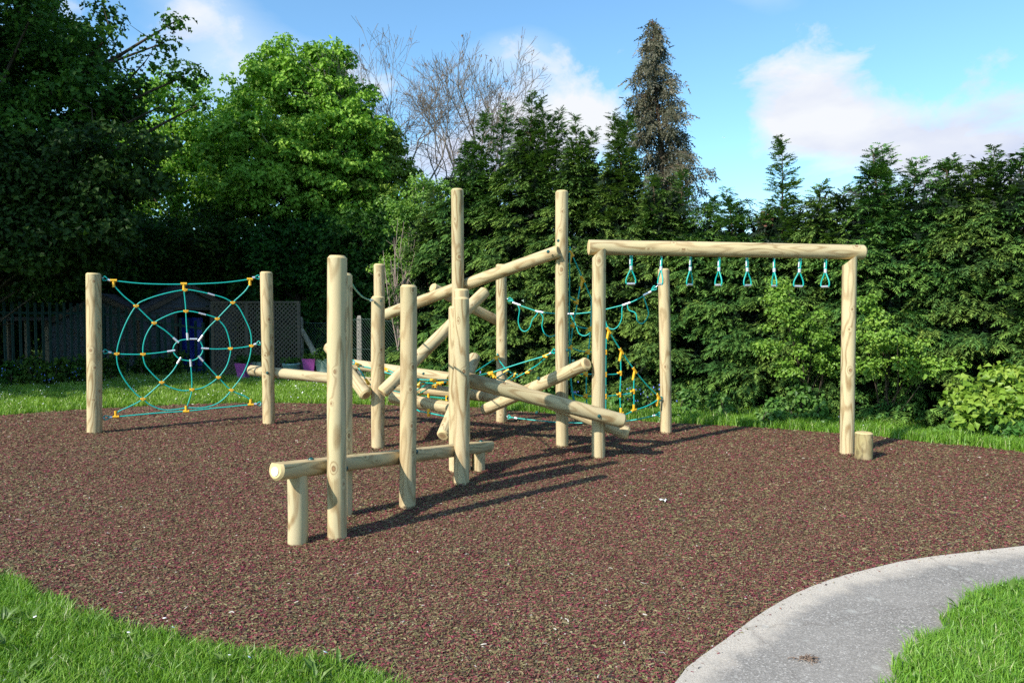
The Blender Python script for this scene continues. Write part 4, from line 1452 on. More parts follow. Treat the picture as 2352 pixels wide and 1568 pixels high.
# --- bare ash with dry seed keys -----------------------------------------------
def bare_tree():
    rg = np.random.default_rng(8)
    base = np.array([-2.75, 25.5, 0])
    root = thing('bare_tree', base, 'leafless grey tree with hanging brown seed keys against the sky', 'tree')
    tb, tips = MB(), []

    def grow(p, d, L, r, lev):
        n = 4
        pts = [p]
        for i in range(n):
            d = unit(d + rg.normal(0, 0.10, 3) + np.array([0, 0, 0.015]))
            pts.append(pts[-1] + d * L / n)
        tb.tube(pts, np.maximum(np.linspace(r, r * 0.62, n + 1), 0.0052), 6 if lev < 2 else 4, 0, caps=False)
        if lev >= 3:
            tips.extend(pts[2:])
        if lev == 7 or r < 0.0035:
            return
        k = 2 if lev in (1, 2) and rg.uniform() < 0.5 else 3
        for i in range(k):
            t = d if i == 0 else None
            ax = rand_dirs(rg, 1)[0]
            nd = unit(d + unit(np.cross(d, ax)) * rg.uniform(0.40, 0.85) * (0.45 if i == 0 else 1) + np.array([0, 0, 0.06]))
            s = pts[-1] if i < 2 else pts[rg.integers(2, n)]
            grow(s, nd, L * rg.uniform(0.62, 0.86), r * (0.66 if i == 0 else 0.52), lev + 1)

    trunk = [base - [0, 0, .1], base + [0.05, 0, 2.2], base + [-0.05, 0, 4.2]]
    tb.tube(spline(trunk, 4), np.linspace(0.2, 0.13, 9), 8)
    for d, L in (((-0.50, 0.05, 1), 2.5), ((-0.10, -0.2, 1), 2.7), ((0.36, 0.1, 1), 2.4), ((0.10, 0.3, 1), 2.4), ((-0.3, -0.3, 1), 2.3), ((0.62, -0.15, 1), 2.1), ((-0.28, 0.1, 1), 2.6), ((-0.85, 0.0, 1), 2.2), ((0.85, 0.1, 1), 2.2)):
        grow(base + [0, 0, rg.uniform(3.0, 4.2)], unit(np.array(d, float)), L * 0.90, 0.075, 1)
    tb.build('trunk', M['greybark'], root, True)
    tips = np.array(tips)
    pick = tips[rg.choice(len(tips), 420)]
    k = np.repeat(np.arange(420), 5)
    p = pick[k] + rg.normal(0, 0.035, (len(k), 3))
    ax = np.array([0, 0, -1.0]) + rg.normal(0, 0.35, (len(k), 3))
    mb = MB()
    leaves(mb, p, ax, rand_dirs(rg, len(k)), rg.uniform(0.06, 0.14, len(k)), rg.uniform(0.02, 0.04, len(k)), rg.uniform(0, 1, len(k)))
    mb.build('seed_keys', M['seed'], root)


bare_tree()


# --- conifers -----------------------------------------------------------------------
def sprays(mb, rg, pos, axis, nrm, L, tint, mat=0, pairs=5, wide=0.42, droop=0.25, lw=0.10):
    """flat feathery sprays: a curved midrib with pairs of narrow leaflets"""
    n = len(pos)
    axis = unit(axis)
    side = unit(np.cross(axis, nrm))
    nn = np.cross(side, axis)
    L = np.broadcast_to(L, (n,))[:, None]
    tint = np.broadcast_to(tint, (n,))
    V, T = [], []
    for j in range(pairs):
        t = 0.10 + 0.80 * j / (pairs - 1)
        b = pos + axis * L * t - nn * L * droop * t * t
        l = L * wide * (1.05 - 0.75 * t)
        for s in (-1, 1):
            jit = rg.uniform(0.75, 1.25, (n, 1))
            tip = b + (side * s * 0.78 + axis * 0.66) * l * jit - nn * l * rg.uniform(-0.1, 0.45, (n, 1))
            w = axis * L * lw * 0.5
            V += [b - w, b + w, tip]
            T += [tint - .06, tint - .06, tint + 0.12]
    b0, tip = pos + axis * L * 0.7 - nn * L * droop * 0.49, pos + axis * L * 1.12 - nn * L * droop * 1.2
    V += [b0 - side * L * lw * .4, b0 + side * L * lw * .4, tip]
    T += [tint, tint, tint + 0.15]
    m = len(V)
    V = np.stack(V, 1).reshape(-1, 3)
    f = (np.arange(n * m).reshape(-1, 3))
    mb.add(V, f, mat, np.clip(np.stack(T, 1).reshape(-1), 0, 1) + 1e-4)


def bough(rg, p, d, L, W, n, fl=1.0):
    """spray positions and axes on one layered, drooping bough of flat foliage"""
    d = unit(np.asarray(d, float))
    side = unit(np.cross(d, [0, 0, 1.0]))
    t = rg.uniform(0.0, 1.0, n) ** 0.7
    s = rg.uniform(-1, 1, n) * (0.35 + 0.65 * np.sin(np.clip(t, .08, 1) * PI * .8))
    drop = -0.30 * t ** 2 * L - 0.20 * s * s * W
    q = p + d * (t * L)[:, None] + side * (s * W)[:, None] + np.array([0, 0, 1.0]) * (drop + rg.normal(0, 0.03, n))[:, None]
    ax = d * 1.0 + side * (s * 0.9 + rg.normal(0, 0.25, n))[:, None] + np.array([0, 0, 1.0]) * (0.08 - 0.42 * t + rg.normal(0, 0.20, n))[:, None]
    up = np.array([0, 0, 1.0]) + d * 0.50 + rg.normal(0, 0.20, (n, 3))
    return q, ax, up, t


def cypress(base, h, rad, seed, label, leaders=(), spires=1, dense=1.0, lean=(0, 0), face=0.0):
    """hedge cypress: layered drooping boughs from ground to a loose top with thin leading shoots"""
    rg = np.random.default_rng(seed)
    base = np.asarray(base, float)
    root = thing('cypress_tree', base, label, 'conifer', 'cypress trees grown into a hedge')
    tb, mb = MB(), MB()
    top = base + np.array([lean[0], lean[1], h])
    tb.tube([base - [0, 0, .1], base + (top - base) * .5, top - [0, 0, h * .12]], [0.11, 0.07, 0.012], 6)
    P, A, U, T, S = [], [], [], [], []
    nb = int(13.5 * h * rad * dense)
    for i in range(nb):
        z = h * (1 - (i + rg.uniform(0, 1)) / nb) * 0.95 + 0.10
        k = min(z / h, 0.98)
        prof = rad * (1.0 - 0.12 * k if k < 0.5 else max(0.10, 0.94 * (1 - ((k - 0.5) / 0.52) ** 1.15)))
        a = i * 2.39996 + rg.normal(0, 0.25)
        if rg.uniform() < 0.5:
            a = -PI / 2 + face + rg.normal(0, 0.8)
        rr = prof * rg.uniform(0.66, 1.24)
        d0 = np.array([math.cos(a), math.sin(a), 0.0])
        sd = np.array([-d0[1], d0[0], 0])
        c = base + (top - base) * k
        hub = np.array([c[0], c[1], base[2] + z]) + d0 * rr * 0.55
        bt = rg.normal(0, 0.07)
        m_ = rg.integers(5, 9) if k < .8 else 4
        wide = rg.uniform(0.24, 0.44) * (1 if k < .7 else .6)
        for jb in range(m_):
            u = rg.uniform(-1, 1)
            L = min(max(rr * 0.5, .16), rg.uniform(0.30, 0.50)) * (1 - 0.25 * abs(u))
            d = d0 + sd * u * 0.85 + np.array([0, 0, 0.05 + 0.5 * max(0, k - 0.5) + rg.normal(0, .12)])
            start = hub + sd * u * wide * .7 + d0 * (rr * 0.45 - L * 0.8 - 0.10 * u * u) + np.array([0, 0, rg.normal(0, .06) - 0.06 * u * u])
            n = int(20 * L / 0.4)
            q, ax, up, t = bough(rg, start, d, L, L * rg.uniform(0.36, 0.52), n)
            P.append(q); A.append(ax); U.append(up)
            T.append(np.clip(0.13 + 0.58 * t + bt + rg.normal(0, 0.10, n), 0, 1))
            S.append(np.full(n, 0.128) * rg.uniform(0.75, 1.3, n))
        if rg.uniform() < 0.25:
            tb.tube([np.array([c[0], c[1], base[2] + z - 0.1]), hub], [0.018, 0.008], 4, caps=False)
    # dead inner twigs; near-black tint paints in the shade between boughs
    ni = int(260 * h * rad)
    a, z = rg.uniform(0, 2 * PI, ni), rg.uniform(0.05, 0.86, ni)
    q = base + z[:, None] * (top - base) + np.c_[np.cos(a), np.sin(a), np.zeros(ni)] * (rad * rg.uniform(0.15, 0.62, ni) * (1 - .55 * z))[:, None]
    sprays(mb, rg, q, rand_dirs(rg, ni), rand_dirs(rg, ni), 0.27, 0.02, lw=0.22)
    # leading shoots
    for (dx, dy, hz, ln) in leaders:
        s = base + np.array([dx * .6, dy * .6, h * 0.62])
        e = base + np.array([dx, dy, hz])
        arch = rg.normal(0, 0.06, 2)
        sp = spline([s, (s + e) / 2 + [arch[0], arch[1], 0], (s + 3 * e) / 4 + [arch[0] * .6, arch[1], 0], e + [rg.normal(0, .05), 0, 0]], 6)
        tb.tube(sp, np.linspace(0.020, 0.003, len(sp)), 5, caps=False)
        m_ = int(np.linalg.norm(e - s) * 50)
        t = rg.uniform(0.0, 1, m_)
        seglen = np.append(0, np.cumsum(np.linalg.norm(np.diff(sp, axis=0), axis=1)))
        idx = np.interp((0.08 + 0.92 * t) * seglen[-1], seglen, np.arange(len(sp)))
        c = np.stack([np.interp(idx, np.arange(len(sp)), sp[:, j]) for j in range(3)], 1)
        a = rg.uniform(0, 2 * PI, m_)
        rl = (0.46 * (1 - t) ** 0.9 + 0.06) * min(1.0, np.linalg.norm(e - s) / 1.6)
        for kk in range(m_):
            dd = np.array([math.cos(a[kk]), math.sin(a[kk]), 0.75 - 0.35 * (1 - t[kk])])
            nn_ = max(2, int(11 * rl[kk] / 0.3))
            q, ax, up, tt = bough(rg, c[kk], dd, rl[kk], rl[kk] * 0.30, nn_)
            P.append(q); A.append(ax + [0, 0, .25]); U.append(up); T.append(np.clip(0.42 + 0.3 * tt + rg.normal(0, .08, nn_), 0, 1)); S.append(np.full(nn_, 0.12) * rg.uniform(.7, 1.1, nn_))
            tb.tube([c[kk], c[kk] + unit(dd) * rl[kk] * 0.8], [0.004, 0.0015], 3, caps=False)
    P, A, U, T, S = (np.concatenate(x) for x in (P, A, U, T, S))
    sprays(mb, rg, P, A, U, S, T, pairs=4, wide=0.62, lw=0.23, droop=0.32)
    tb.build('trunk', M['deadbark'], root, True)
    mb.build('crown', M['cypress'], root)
    return root


# hedge line from behind the climber to the right edge of the picture
def hz(x, ytop, Y):
    return at(x, ytop, Y)[2]


hedge = [
    # photo x of the stem, distance, crown top (photo y), radius, leading shoots (photo x, y)
    (985, 14.6, 450, 0.85, [(1000, 430)], 'narrow pale cypress at the left end of the hedge beside the yellow green young tree'),
    (1085, 14.2, 315, 1.05, [(1112, 262), (1075, 330), (1160, 238)], 'tall cypress behind the left tall climber post'),
    (1215, 13.6, 255, 1.10, [(1222, 212), (1248, 232), (1280, 258)], 'tallest cypress of the hedge, its twin shoots between the two tall climber posts'),
    (1330, 13.1, 300, 1.05, [(1322, 270), (1352, 300)], 'cypress with one thin spire just right of the right tall climber post'),
    (1425, 12.6, 310, 1.00, [(1412, 262), (1438, 268)], 'cypress with two thin spires left of the dying brown conifer'),
    (1530, 12.1, 395, 0.95, [(1568, 398), (1500, 405)], 'cypress in front of the foot of the dying brown conifer'),
    (1625, 11.7, 450, 0.90, [(1640, 455)], 'low cypress right of the dying brown conifer'),
    (1715, 11.3, 470, 0.92, [(1672, 435), (1700, 468)], 'lowest cypress of the hedge, in the dip above the overhead bar'),
    (1805, 10.9, 440, 0.90, [(1796, 325)], 'cypress whose single long leaning spire stands clear against the sky'),
    (1910, 10.5, 425, 0.92, [(1885, 420), (1935, 425)], 'cypress behind the far end of the overhead bar'),
    (2020, 10.15, 375, 0.95, [(2002, 345), (2035, 337), (2110, 372)], 'cypress with a tight pair of spires, right of the overhead bar'),
    (2140, 9.8, 390, 0.95, [(2170, 372), (2190, 366)], 'cypress with a curved spire, third from the right edge of the picture'),
    (2255, 9.5, 355, 0.95, [(2270, 342), (2215, 395)], 'cypress with a bushy dark top behind the big leaved shrub'),
    (2370, 9.2, 335, 1.0, [(2352, 340)], 'dark cypress cut by the right edge of the picture'),
    (2500, 8.9, 390, 1.0, [], 'cypress standing just outside the right edge of the picture'),
]
for i, (x, Y, yt, rad, ld, lab) in enumerate(hedge):
    b = at(x, 900, Y)
    b = np.array([b[0], Y + 0.35, 0.0])
    h = hz(x, yt, b[1])
    L = []
    for (lx_, ly) in ld:
        e = at(lx_, ly, b[1] - 0.1)
        L.append((e[0] - b[0], -0.1, e[2], max(0.5, e[2] - h * .8)))
    cypress(b, h, rad, 200 + i, lab, L, face=-0.5)
# inner row: the older stems behind close the view through the hedge
inner = []
for i, (x, Y, yt) in enumerate(((1020, 15.6, 480), (1150, 15.2, 420), (1270, 14.8, 400), (1390, 14.3, 430), (1480, 13.9, 470), (1580, 13.3, 500), (1680, 12.9, 535), (1770, 12.5, 540), (1860, 12.1, 520), (1965, 11.7, 500), (2080, 11.3, 490), (2200, 11.0, 470), (2320, 10.7, 440), (2450, 10.4, 440))):
    b = at(x, 900, Y)
    cypress((b[0], Y + .5, 0), hz(x, yt, Y + .5), 1.0, 300 + i, 'older cypress stem in the back row of the hedge, nearly hidden by the front row', dense=0.55)


def dying_conifer():
    rg = np.random.default_rng(31)
    Y = 21.0
    foot = at(1522, 800, Y)
    base = np.array([foot[0], Y, 0.0])
    H = at(1500, 44, Y)[2]
    root = thing('dying_conifer', base, 'tall ragged brown conifer with drooping dead sprays, standing above the hedge', 'conifer')
    tb, mb = MB(), MB()
    k = np.linspace(0, 1, 12)
    spine = base + np.c_[0.10 * np.sin(k * 5) - 0.28 * k ** 2, np.zeros(12), k * H]
    tb.tube(spine, 0.16 * (1 - k) + 0.012, 7)

    def sp(t):
        return np.array([np.interp(t, k, spine[:, j]) for j in range(3)])
    P, A, U, T, S = [], [], [], [], []
    nb = 250
    for i in range(nb):
        t = 0.22 + 0.775 * (i / nb) ** 0.92
        p = sp(t)
        a = rg.uniform(0, 2 * PI)
        env = 1.10 * min(1.0, (1 - t) / 0.32) ** 0.95 + 0.12
        L = env * rg.uniform(0.45, 1.0)
        if math.cos(a) > 0.3 and 0.52 < t < 0.60:
            L *= 1.25
        d = np.array([math.cos(a), math.sin(a), rg.uniform(0.05, 0.55)])
        e1 = p + unit(d) * L * 0.6
        e2 = p + unit(d * [1, 1, 0.2]) * L + [0, 0, -0.05 * L]
        pts = spline([p, e1, e2], 4)
        tb.tube(pts, np.linspace(0.022, 0.005, len(pts)), 4, caps=False)
        n = int(44 * L) + 6
        u = rg.uniform(0.15, 1, n)
        idx = u * (len(pts) - 1)
        c = np.stack([np.interp(idx, np.arange(len(pts)), pts[:, j]) for j in range(3)], 1) + rg.normal(0, 0.045, (n, 3))
        P.append(c)
        A.append(np.array([0, 0, -1.0]) + rg.normal(0, 0.42, (n, 3)) + unit(d) * 0.35)
        U.append(rand_dirs(rg, n))
        T.append(np.clip(rg.normal(0.42, 0.2) + rg.normal(0, 0.16, n) + (0.2 if t > .8 else 0), 0, 1))
        S.append(rg.uniform(0.14, 0.42, n))
    P, A, U, T, S = (np.concatenate(x) for x in (P, A, U, T, S))
    sprays(mb, rg, P, A, U, S, T, pairs=4, wide=0.28, droop=0.15, lw=0.12)
    tb.build('trunk', M['deadbark'], root, True)
    mb.build('crown', M['spruce'], root)


dying_conifer()


# --- shrubs, weeds ------------------------------------------------------------------
def shrub(name, base, lobes, n, clump, per, size, leaf, label, seed, group=None, tint0=0.5, stems=10, up=0.5, cat='shrub', wide=None):
    rg = np.random.default_rng(seed)
    base = np.asarray(base, float)
    root = thing(name, base, label, cat, group)
    c = lobe_points(rg, lobes, n, 0.25)
    tb, mb = MB(), MB()
    for i in rg.choice(len(c), min(stems, len(c)), replace=False):
        tb.tube(spline([base + rg.normal(0, 0.06, 3) * [1, 1, 0], (base + c[i]) / 2 + rg.normal(0, .08, 3), c[i]], 4), np.linspace(0.013, 0.003, 9), 5, caps=False)
    crown(mb, rg, c, clump * rg.uniform(.6, 1.3, len(c)), per, size, up=up, tint0=tint0)
    tb.build('stems', M['bark'], root, True)
    mb.build('foliage', M[leaf], root)
    return root


b = at(1850, 960, 10.25)
shrub('hawthorn_shrub', (b[0], 10.3, 0), [(*at(1800, 720, 9.75), .26, .25, .42), (*at(1870, 770, 9.7), .38, .25, .36), (*at(1920, 830, 9.7), .28, .25, .22), (*at(1810, 850, 9.75), .22, .2, .16), (*at(1760, 790, 9.8), .2, .2, .2), (*at(1790, 660, 9.8), .14, .2, .2)], 90, 0.10, 42, 0.048, 'hawthorn', 'pale green small leaved shrub growing out of the hedge left of the far bar post', 61)
b = at(2040, 960, 9.7)
shrub('hawthorn_shrub', (b[0], 9.8, 0), [(*at(2005, 760, 9.25), .26, .25, .34), (*at(2060, 800, 9.2), .34, .25, .26), (*at(2110, 850, 9.2), .30, .25, .17), (*at(1990, 690, 9.3), .14, .2, .14), (*at(2000, 840, 9.3), .22, .2, .18), (*at(2170, 840, 9.2), .18, .2, .12)], 80, 0.10, 42, 0.048, 'hawthorn', 'pale green small leaved shrub growing out of the hedge right of the far bar post', 62)
b = at(2270, 1000, 8.6)
shrub('lilac_shrub', (b[0], 8.85, 0), [(*at(2290, 940, 8.65), .38, .24, .25), (*at(2235, 945, 8.6), .24, .22, .22), (*at(2345, 925, 8.6), .32, .24, .32), (*at(2225, 905, 8.7), .15, .2, .14), (*at(2300, 865, 8.7), .09, .15, .12), (*at(2400, 925, 8.6), .38, .25, .36), (*at(2350, 865, 8.7), .17, .2, .13)], 95, 0.14, 24, 0.098, 'lilac', 'bushy shrub with big glossy heart shaped leaves at the right edge, under the hedge', 63, up=0.25)

WEED = 'low leafy plants along the foot of the hedge'
wl = [(1200, 905, 12.0, 'leafy plant with white flowers behind the crossing logs', .22), (1250, 890, 11.9, 'round leaved plant between the crossing logs and the right tall post', .2), (1480, 925, 10.9, 'leafy bluebell clump behind the triangular net', .26), (1440, 915, 11.1, 'bluebell clump behind the overhead bar post', .22),
      (1575, 945, 10.5, 'ivy like clump right of the round post below the hedge', .20), (1650, 950, 10.2, 'ivy like clump at the hedge foot under the fifth hand loop', .22), (1825, 945, 9.75, 'tall leafy plant at the hedge foot left of the far bar post', .30), (1775, 965, 9.7, 'low weed clump under the hawthorn', .2),
      (1870, 968, 9.6, 'low weed clump beside the far bar post', .2), (2195, 985, 8.75, 'white blotched leafy clump at the foot of the big leaved shrub', .16), (2320, 1000, 8.5, 'low weeds at the right edge in front of the big leaved shrub', .16)]
for i, (x, y, Y, lab, r_) in enumerate(wl):
    g = at(x, y, Y)
    shrub('leafy_plant', (g[0], Y, 0), [(g[0], Y, r_ * .7, r_ * 1.2, r_ * .7, r_ * .7), (g[0] + .05, Y, r_ * 1.4, r_ * .6, r_ * .5, r_ * .5)], 16, 0.09, 22, 0.075, 'weed', lab, 400 + i, WEED, stems=8, cat='plant')
NET = 'low nettles and bluebells along the palisade'
for i, (x, Y) in enumerate(((20, 14.6), (75, 14.7), (130, 14.9), (185, 15.1), (255, 16.2), (330, 16.8), (390, 16.9), (700, 17.4), (790, 17.5))):
    g = at(x, 870, Y)
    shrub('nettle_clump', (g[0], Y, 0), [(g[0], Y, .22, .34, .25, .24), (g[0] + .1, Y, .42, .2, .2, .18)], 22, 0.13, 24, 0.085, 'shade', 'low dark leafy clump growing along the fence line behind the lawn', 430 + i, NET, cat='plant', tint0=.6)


# --- sapling --------------------------------------------------------------------------
def sapling():
    rg = np.random.default_rng(5)
    Y = 14.6
    base = at(922, 892, Y)
    base[2] = 0
    root = thing('sapling', base, 'bare many stemmed sapling with thin reddish twigs, behind the chain link gap', 'sapling')
    tb = MB()
    f1 = at(914, 800, Y)
    tb.tube(spline([base, (base + f1) / 2 + [.02, 0, 0], f1], 4), np.linspace(0.035, 0.026, 9), 7)
    for (x, y) in ((914, 500), (928, 508), (940, 540), (905, 545), (896, 590), (888, 620), (950, 590), (945, 560), (930, 620), (902, 660), (955, 640), (917, 570), (880, 575), (936, 600)):
        e = at(x, y, Y + rg.normal(0, .25))
        m_ = at(x * .42 + 914 * .58 + rg.normal(0, 6), (y + 770) / 2 + 10, Y + rg.normal(0, .08))
        p = spline([f1, m_, e], 6)
        tb.tube(p, np.linspace(0.018, 0.0035, len(p)), 5, caps=False)
        for _ in range(4):
            a = p[rg.integers(3, len(p))]
            t = a + np.array([rg.normal(0, .14), rg.normal(0, .14), rg.uniform(.15, .45)])
            tb.tube([a, (a + t) / 2 + rg.normal(0, .015, 3), t], [.006, .004, .002], 4, caps=False)
    tb.build('stem', plain('twig_bark', (0.30, 0.22, 0.18), 0.7, var=0.35), root, True)


sapling()


# --- grass ---------------------------------------------------------------------------
def blades(name, pts, hmin, hmax, w, seed, label, lean=0.8, segs=2, tint=(0.5, 0.2)):
    rg = np.random.default_rng(seed)
    n = len(pts)
    # tussocks: height and tone drift over the ground
    g = 0.5 + 0.25 * np.sin(pts[:, 0] * 5.3 + np.sin(pts[:, 1] * 3.7) * 2) + 0.25 * np.sin(pts[:, 1] * 6.1 + np.sin(pts[:, 0] * 4.1) * 2)
    h = (hmin + (hmax - hmin) * rg.uniform(0, 1, n) ** 1.3) * (0.65 + 0.7 * g)
    a = rg.uniform(0, 2 * PI, n)
    dl = np.c_[np.cos(a), np.sin(a)]
    b = np.c_[-dl[:, 1], dl[:, 0]]
    b = unit(b + rg.normal(0, .6, (n, 2)))
    ln = (lean * rg.uniform(0.1, 1.3, n) * h)[:, None]
    ww = (w * rg.uniform(0.6, 1.3, n))[:, None]
    z = np.zeros((n, 1))
    p0 = np.c_[pts, z - 0.01]
    p1 = np.c_[pts + dl * ln * 0.30, h[:, None] * 0.60]
    p2 = np.c_[pts + dl * ln, h[:, None] * (1.0 - 0.25 * rg.uniform(0, 1, (n, 1)))]
    bb = np.c_[b, z]
    V = np.stack([p0 - bb * ww / 2, p0 + bb * ww / 2, p1 + bb * ww * .42, p1 - bb * ww * .42, p2], 1)
    k = (np.arange(n) * 5)[:, None]
    mb = MB()
    t = np.clip(rg.normal(tint[0], tint[1], n) + (g - .5) * .25, 0, 1)
    straw = rg.uniform(0, 1, n) < 0.045
    t = np.where(straw, 1.0, np.minimum(t, 0.88))
    mb.add(V.reshape(-1, 3), k + np.array([0, 1, 2, 3]), 0, np.repeat(t, 5) + 1e-4)
    mb.add(np.zeros((0, 3)), np.zeros((0, 3), int)) if False else None
    # tips share the blade's upper vertices
    off = 0
    mb.f.append((k + np.array([3, 2, 4]) + off, 0))
    o = mb.build(name, M['grass'])
    tag(o, label, 'grass', kind='stuff')
    return o


def scatter(poly, dens, seed, keep=None):
    rg = np.random.default_rng(seed)
    poly = np.asarray(poly)
    lo, hi = poly.min(0), poly.max(0)
    n = int(dens * np.prod(hi - lo))
    p = rg.uniform(lo, hi, (n, 2))
    p = p[inside(poly, p)]
    if keep is not None:
        p = p[keep(p)]
    return p


def ragged(e, seed, amp):
    r = np.random.default_rng(seed)
    return e + np.c_[r.normal(0, amp, len(e)), r.normal(0, amp, len(e))]


# near left corner
lw_poly = np.concatenate([ragged(LE, 21, 0.02), [[-8, 5.0], [-8, 1.2], [-1.2, 1.2]]])
blades('lawn_grass', scatter(lw_poly, 17000, 22, lambda p: (p[:, 0] > -0.80 * p[:, 1] - 0.9) & (p[:, 1] > 1.9)), 0.030, 0.085, 0.0040, 23, 'bright green grass tuft edge at the lower left of the play surface', tint=(0.50, 0.18))
# near right corner, inside the curve of the path
pr_poly = np.concatenate([ragged(PI_, 24, 0.02), [[6, -1], [8, 5.2]]])
blades('lawn_grass', scatter(pr_poly, 17000, 25, lambda p: (p[:, 0] < 0.80 * p[:, 1] + 0.9) & (p[:, 1] > 1.9)), 0.030, 0.085, 0.0040, 26, 'bright green grass inside the curve of the path, lower right', tint=(0.55, 0.18))
# far lawn on the left, up to fence and sheds
fl_edge = FE[:int(len(FE) * 0.42)]
fl_poly = np.concatenate([ragged(fl_edge, 27, 0.03), [[0.0, 12.2], [-1.4, 17.5], [-16, 19], [-17, 9.0]]])
blades('lawn_grass', scatter(fl_poly, 1900, 28), 0.05, 0.13, 0.010, 29, 'mown lawn with daisies between the play surface and the sheds', tint=(0.58, 0.15))
# long grass verge under the hedge
ve = FE[int(len(FE) * 0.38):]
back = np.array([[11.5, 7.5], [7.2, 9.0], [4.6, 10.1], [2.2, 11.3], [0.0, 12.7], [-1.5, 13.6]])
blades('verge_grass', scatter(np.concatenate([ragged(ve, 30, 0.03), back]), 4200, 31), 0.05, 0.17, 0.0075, 32, 'long grass verge between the rubber mulch and the hedge', lean=0.95, tint=(0.52, 0.17))


def daisies():
    rg = np.random.default_rng(70)
    p = scatter(fl_poly, 15, 71, lambda q: (q[:, 1] > 11.2) & (q[:, 0] < -3.0) & (np.sin(q[:, 0] * 1.3) + np.sin(q[:, 1] * 2.1 + q[:, 0]) > -0.5))
    a = scatter(lw_poly, 9, 72, lambda q: (q[:, 0] > -0.8 * q[:, 1]) & (q[:, 1] > 2.2))
    c = scatter(pr_poly, 7, 73, lambda q: (q[:, 0] < 0.8 * q[:, 1]) & (q[:, 1] > 2.2))
    v = scatter(np.concatenate([ve, back]), 3, 74)
    P = np.concatenate([p, a, c, v])
    n = len(P)
    r = np.concatenate([np.full(len(p), 0.012), np.full(len(a) + len(c), 0.009), np.full(len(v), 0.010)]) * rg.uniform(.8, 1.2, n)
    z = rg.uniform(0.08, 0.13, n)
    an = np.arange(8) * PI / 4
    tl = rg.normal(0, 0.4, (n, 2))
    ring = np.stack([np.cos(an), np.sin(an)], 1)[None] * (r[:, None, None]) * np.where(np.arange(8) % 2 == 0, 1.0, 0.7)[None, :, None]
    zz = z[:, None] + (ring * tl[:, None, :]).sum(2)
    V = np.concatenate([np.concatenate([P[:, None] + ring, zz[..., None]], 2), np.c_[P, z + r * .25][:, None]], 1)
    k = (np.arange(n) * 9)[:, None]
    mb = MB()
    mb.add(V.reshape(-1, 3), np.concatenate([k + np.array([j, (j + 1) % 8, 8]) for j in range(8)]))
    tag(mb.build('daisies', M['petal']), 'scattered small white daisies in the grass', 'daisies', kind='stuff')


daisies()


def lawn_weeds():
    rg = np.random.default_rng(77)
    P = np.concatenate([scatter(lw_poly, 16, 78, lambda q: (q[:, 0] > -0.85 * q[:, 1]) & (q[:, 1] > 2.0)), scatter(pr_poly, 14, 79, lambda q: (q[:, 0] < 0.85 * q[:, 1]) & (q[:, 1] > 2.0)), scatter(np.concatenate([ve, back]), 5, 81)])
    k = np.repeat(np.arange(len(P)), 7)
    a = rg.uniform(0, 2 * PI, len(k))
    d = np.c_[np.cos(a), np.sin(a), rg.uniform(0.4, 1.3, len(k))]
    pos = np.c_[P[k], np.full(len(k), 0.015)] + d * 0.01
    mb = MB()
    leaves(mb, pos, d, np.c_[-np.cos(a), -np.sin(a), np.ones(len(k))], rg.uniform(.05, .10, len(k)), rg.uniform(.018, .032, len(k)), rg.uniform(.3, .9, len(k)))
    tag(mb.build('lawn_weeds', M['weed']), 'small broad leaved weeds scattered through the grass', 'weeds', kind='stuff')


lawn_weeds()


def bluebells():
    rg = np.random.default_rng(80)
    mb = MB()
    for (x0, x1, y0, y1, Y, n) in ((1420, 1560, 880, 920, 10.75, 40), (1250, 1330, 870, 905, 11.7, 12), (0, 190, 835, 872, 14.3, 30), (1040, 1110, 850, 885, 13.3, 10)):
        q = np.array([at(rg.uniform(x0, x1), rg.uniform(y0, y1), Y + rg.normal(0, .2)) for _ in range(n)])
        leaves(mb, q, np.array([0, 0, -1.0]) + rg.normal(0, .4, (n, 3)), rand_dirs(rg, n), 0.035, 0.026, 0.5)
    tag(mb.build('bluebells', M['bluebell']), 'tiny blue bells dotted among the weeds by the hedge and fence', 'bluebells', kind='stuff')


bluebells()

# ---------------------------------------------------------------- fences, sheds, pots
M['fence_green'] = plain('fence_green_paint', (0.004, 0.032, 0.026), 0.5, var=0.2, spec=0.25)
M['oldwood'] = plain('weathered_lattice', (0.078, 0.062, 0.046), 0.85, var=0.25, scale=20)
M['wire'] = plain('green_wire', (0.045, 0.085, 0.07), 0.6)
M['concrete'] = plain('old_concrete', (0.24, 0.215, 0.185), 0.9, var=0.3, scale=18, bump=0.4)
M['felt'] = plain('roof_felt', (0.045, 0.036, 0.036), 0.9, var=0.35, scale=7, bump=0.5)
M['purple'] = plain('purple_glaze', (0.30, 0.055, 0.26), 0.4, var=0.12)
M['palegreen'] = plain('pale_green_glaze', (0.30, 0.37, 0.30), 0.45, var=0.1)
M['tealpot'] = plain('teal_plastic', (0.16, 0.28, 0.30), 0.45, var=0.08)
M['tarp'] = plain('blue_tarpaulin', (0.01, 0.03, 0.30), 0.4, var=0.3, scale=5, bump=0.5)
M['bluebox'] = plain('blue_crate', (0.012, 0.04, 0.36), 0.45)
M['darkwood'] = plain('dark_timber', (0.085, 0.06, 0.042), 0.85, var=0.35)
M['brick'] = plain('red_brick', (0.24, 0.10, 0.06), 0.9, var=0.3, scale=25)
M['tile'] = plain('roof_tile', (0.14, 0.075, 0.05), 0.8, var=0.3, scale=14)
M['plank'] = plain('raised_bed_plank', (0.19, 0.145, 0.10), 0.85, var=0.3, scale=9)


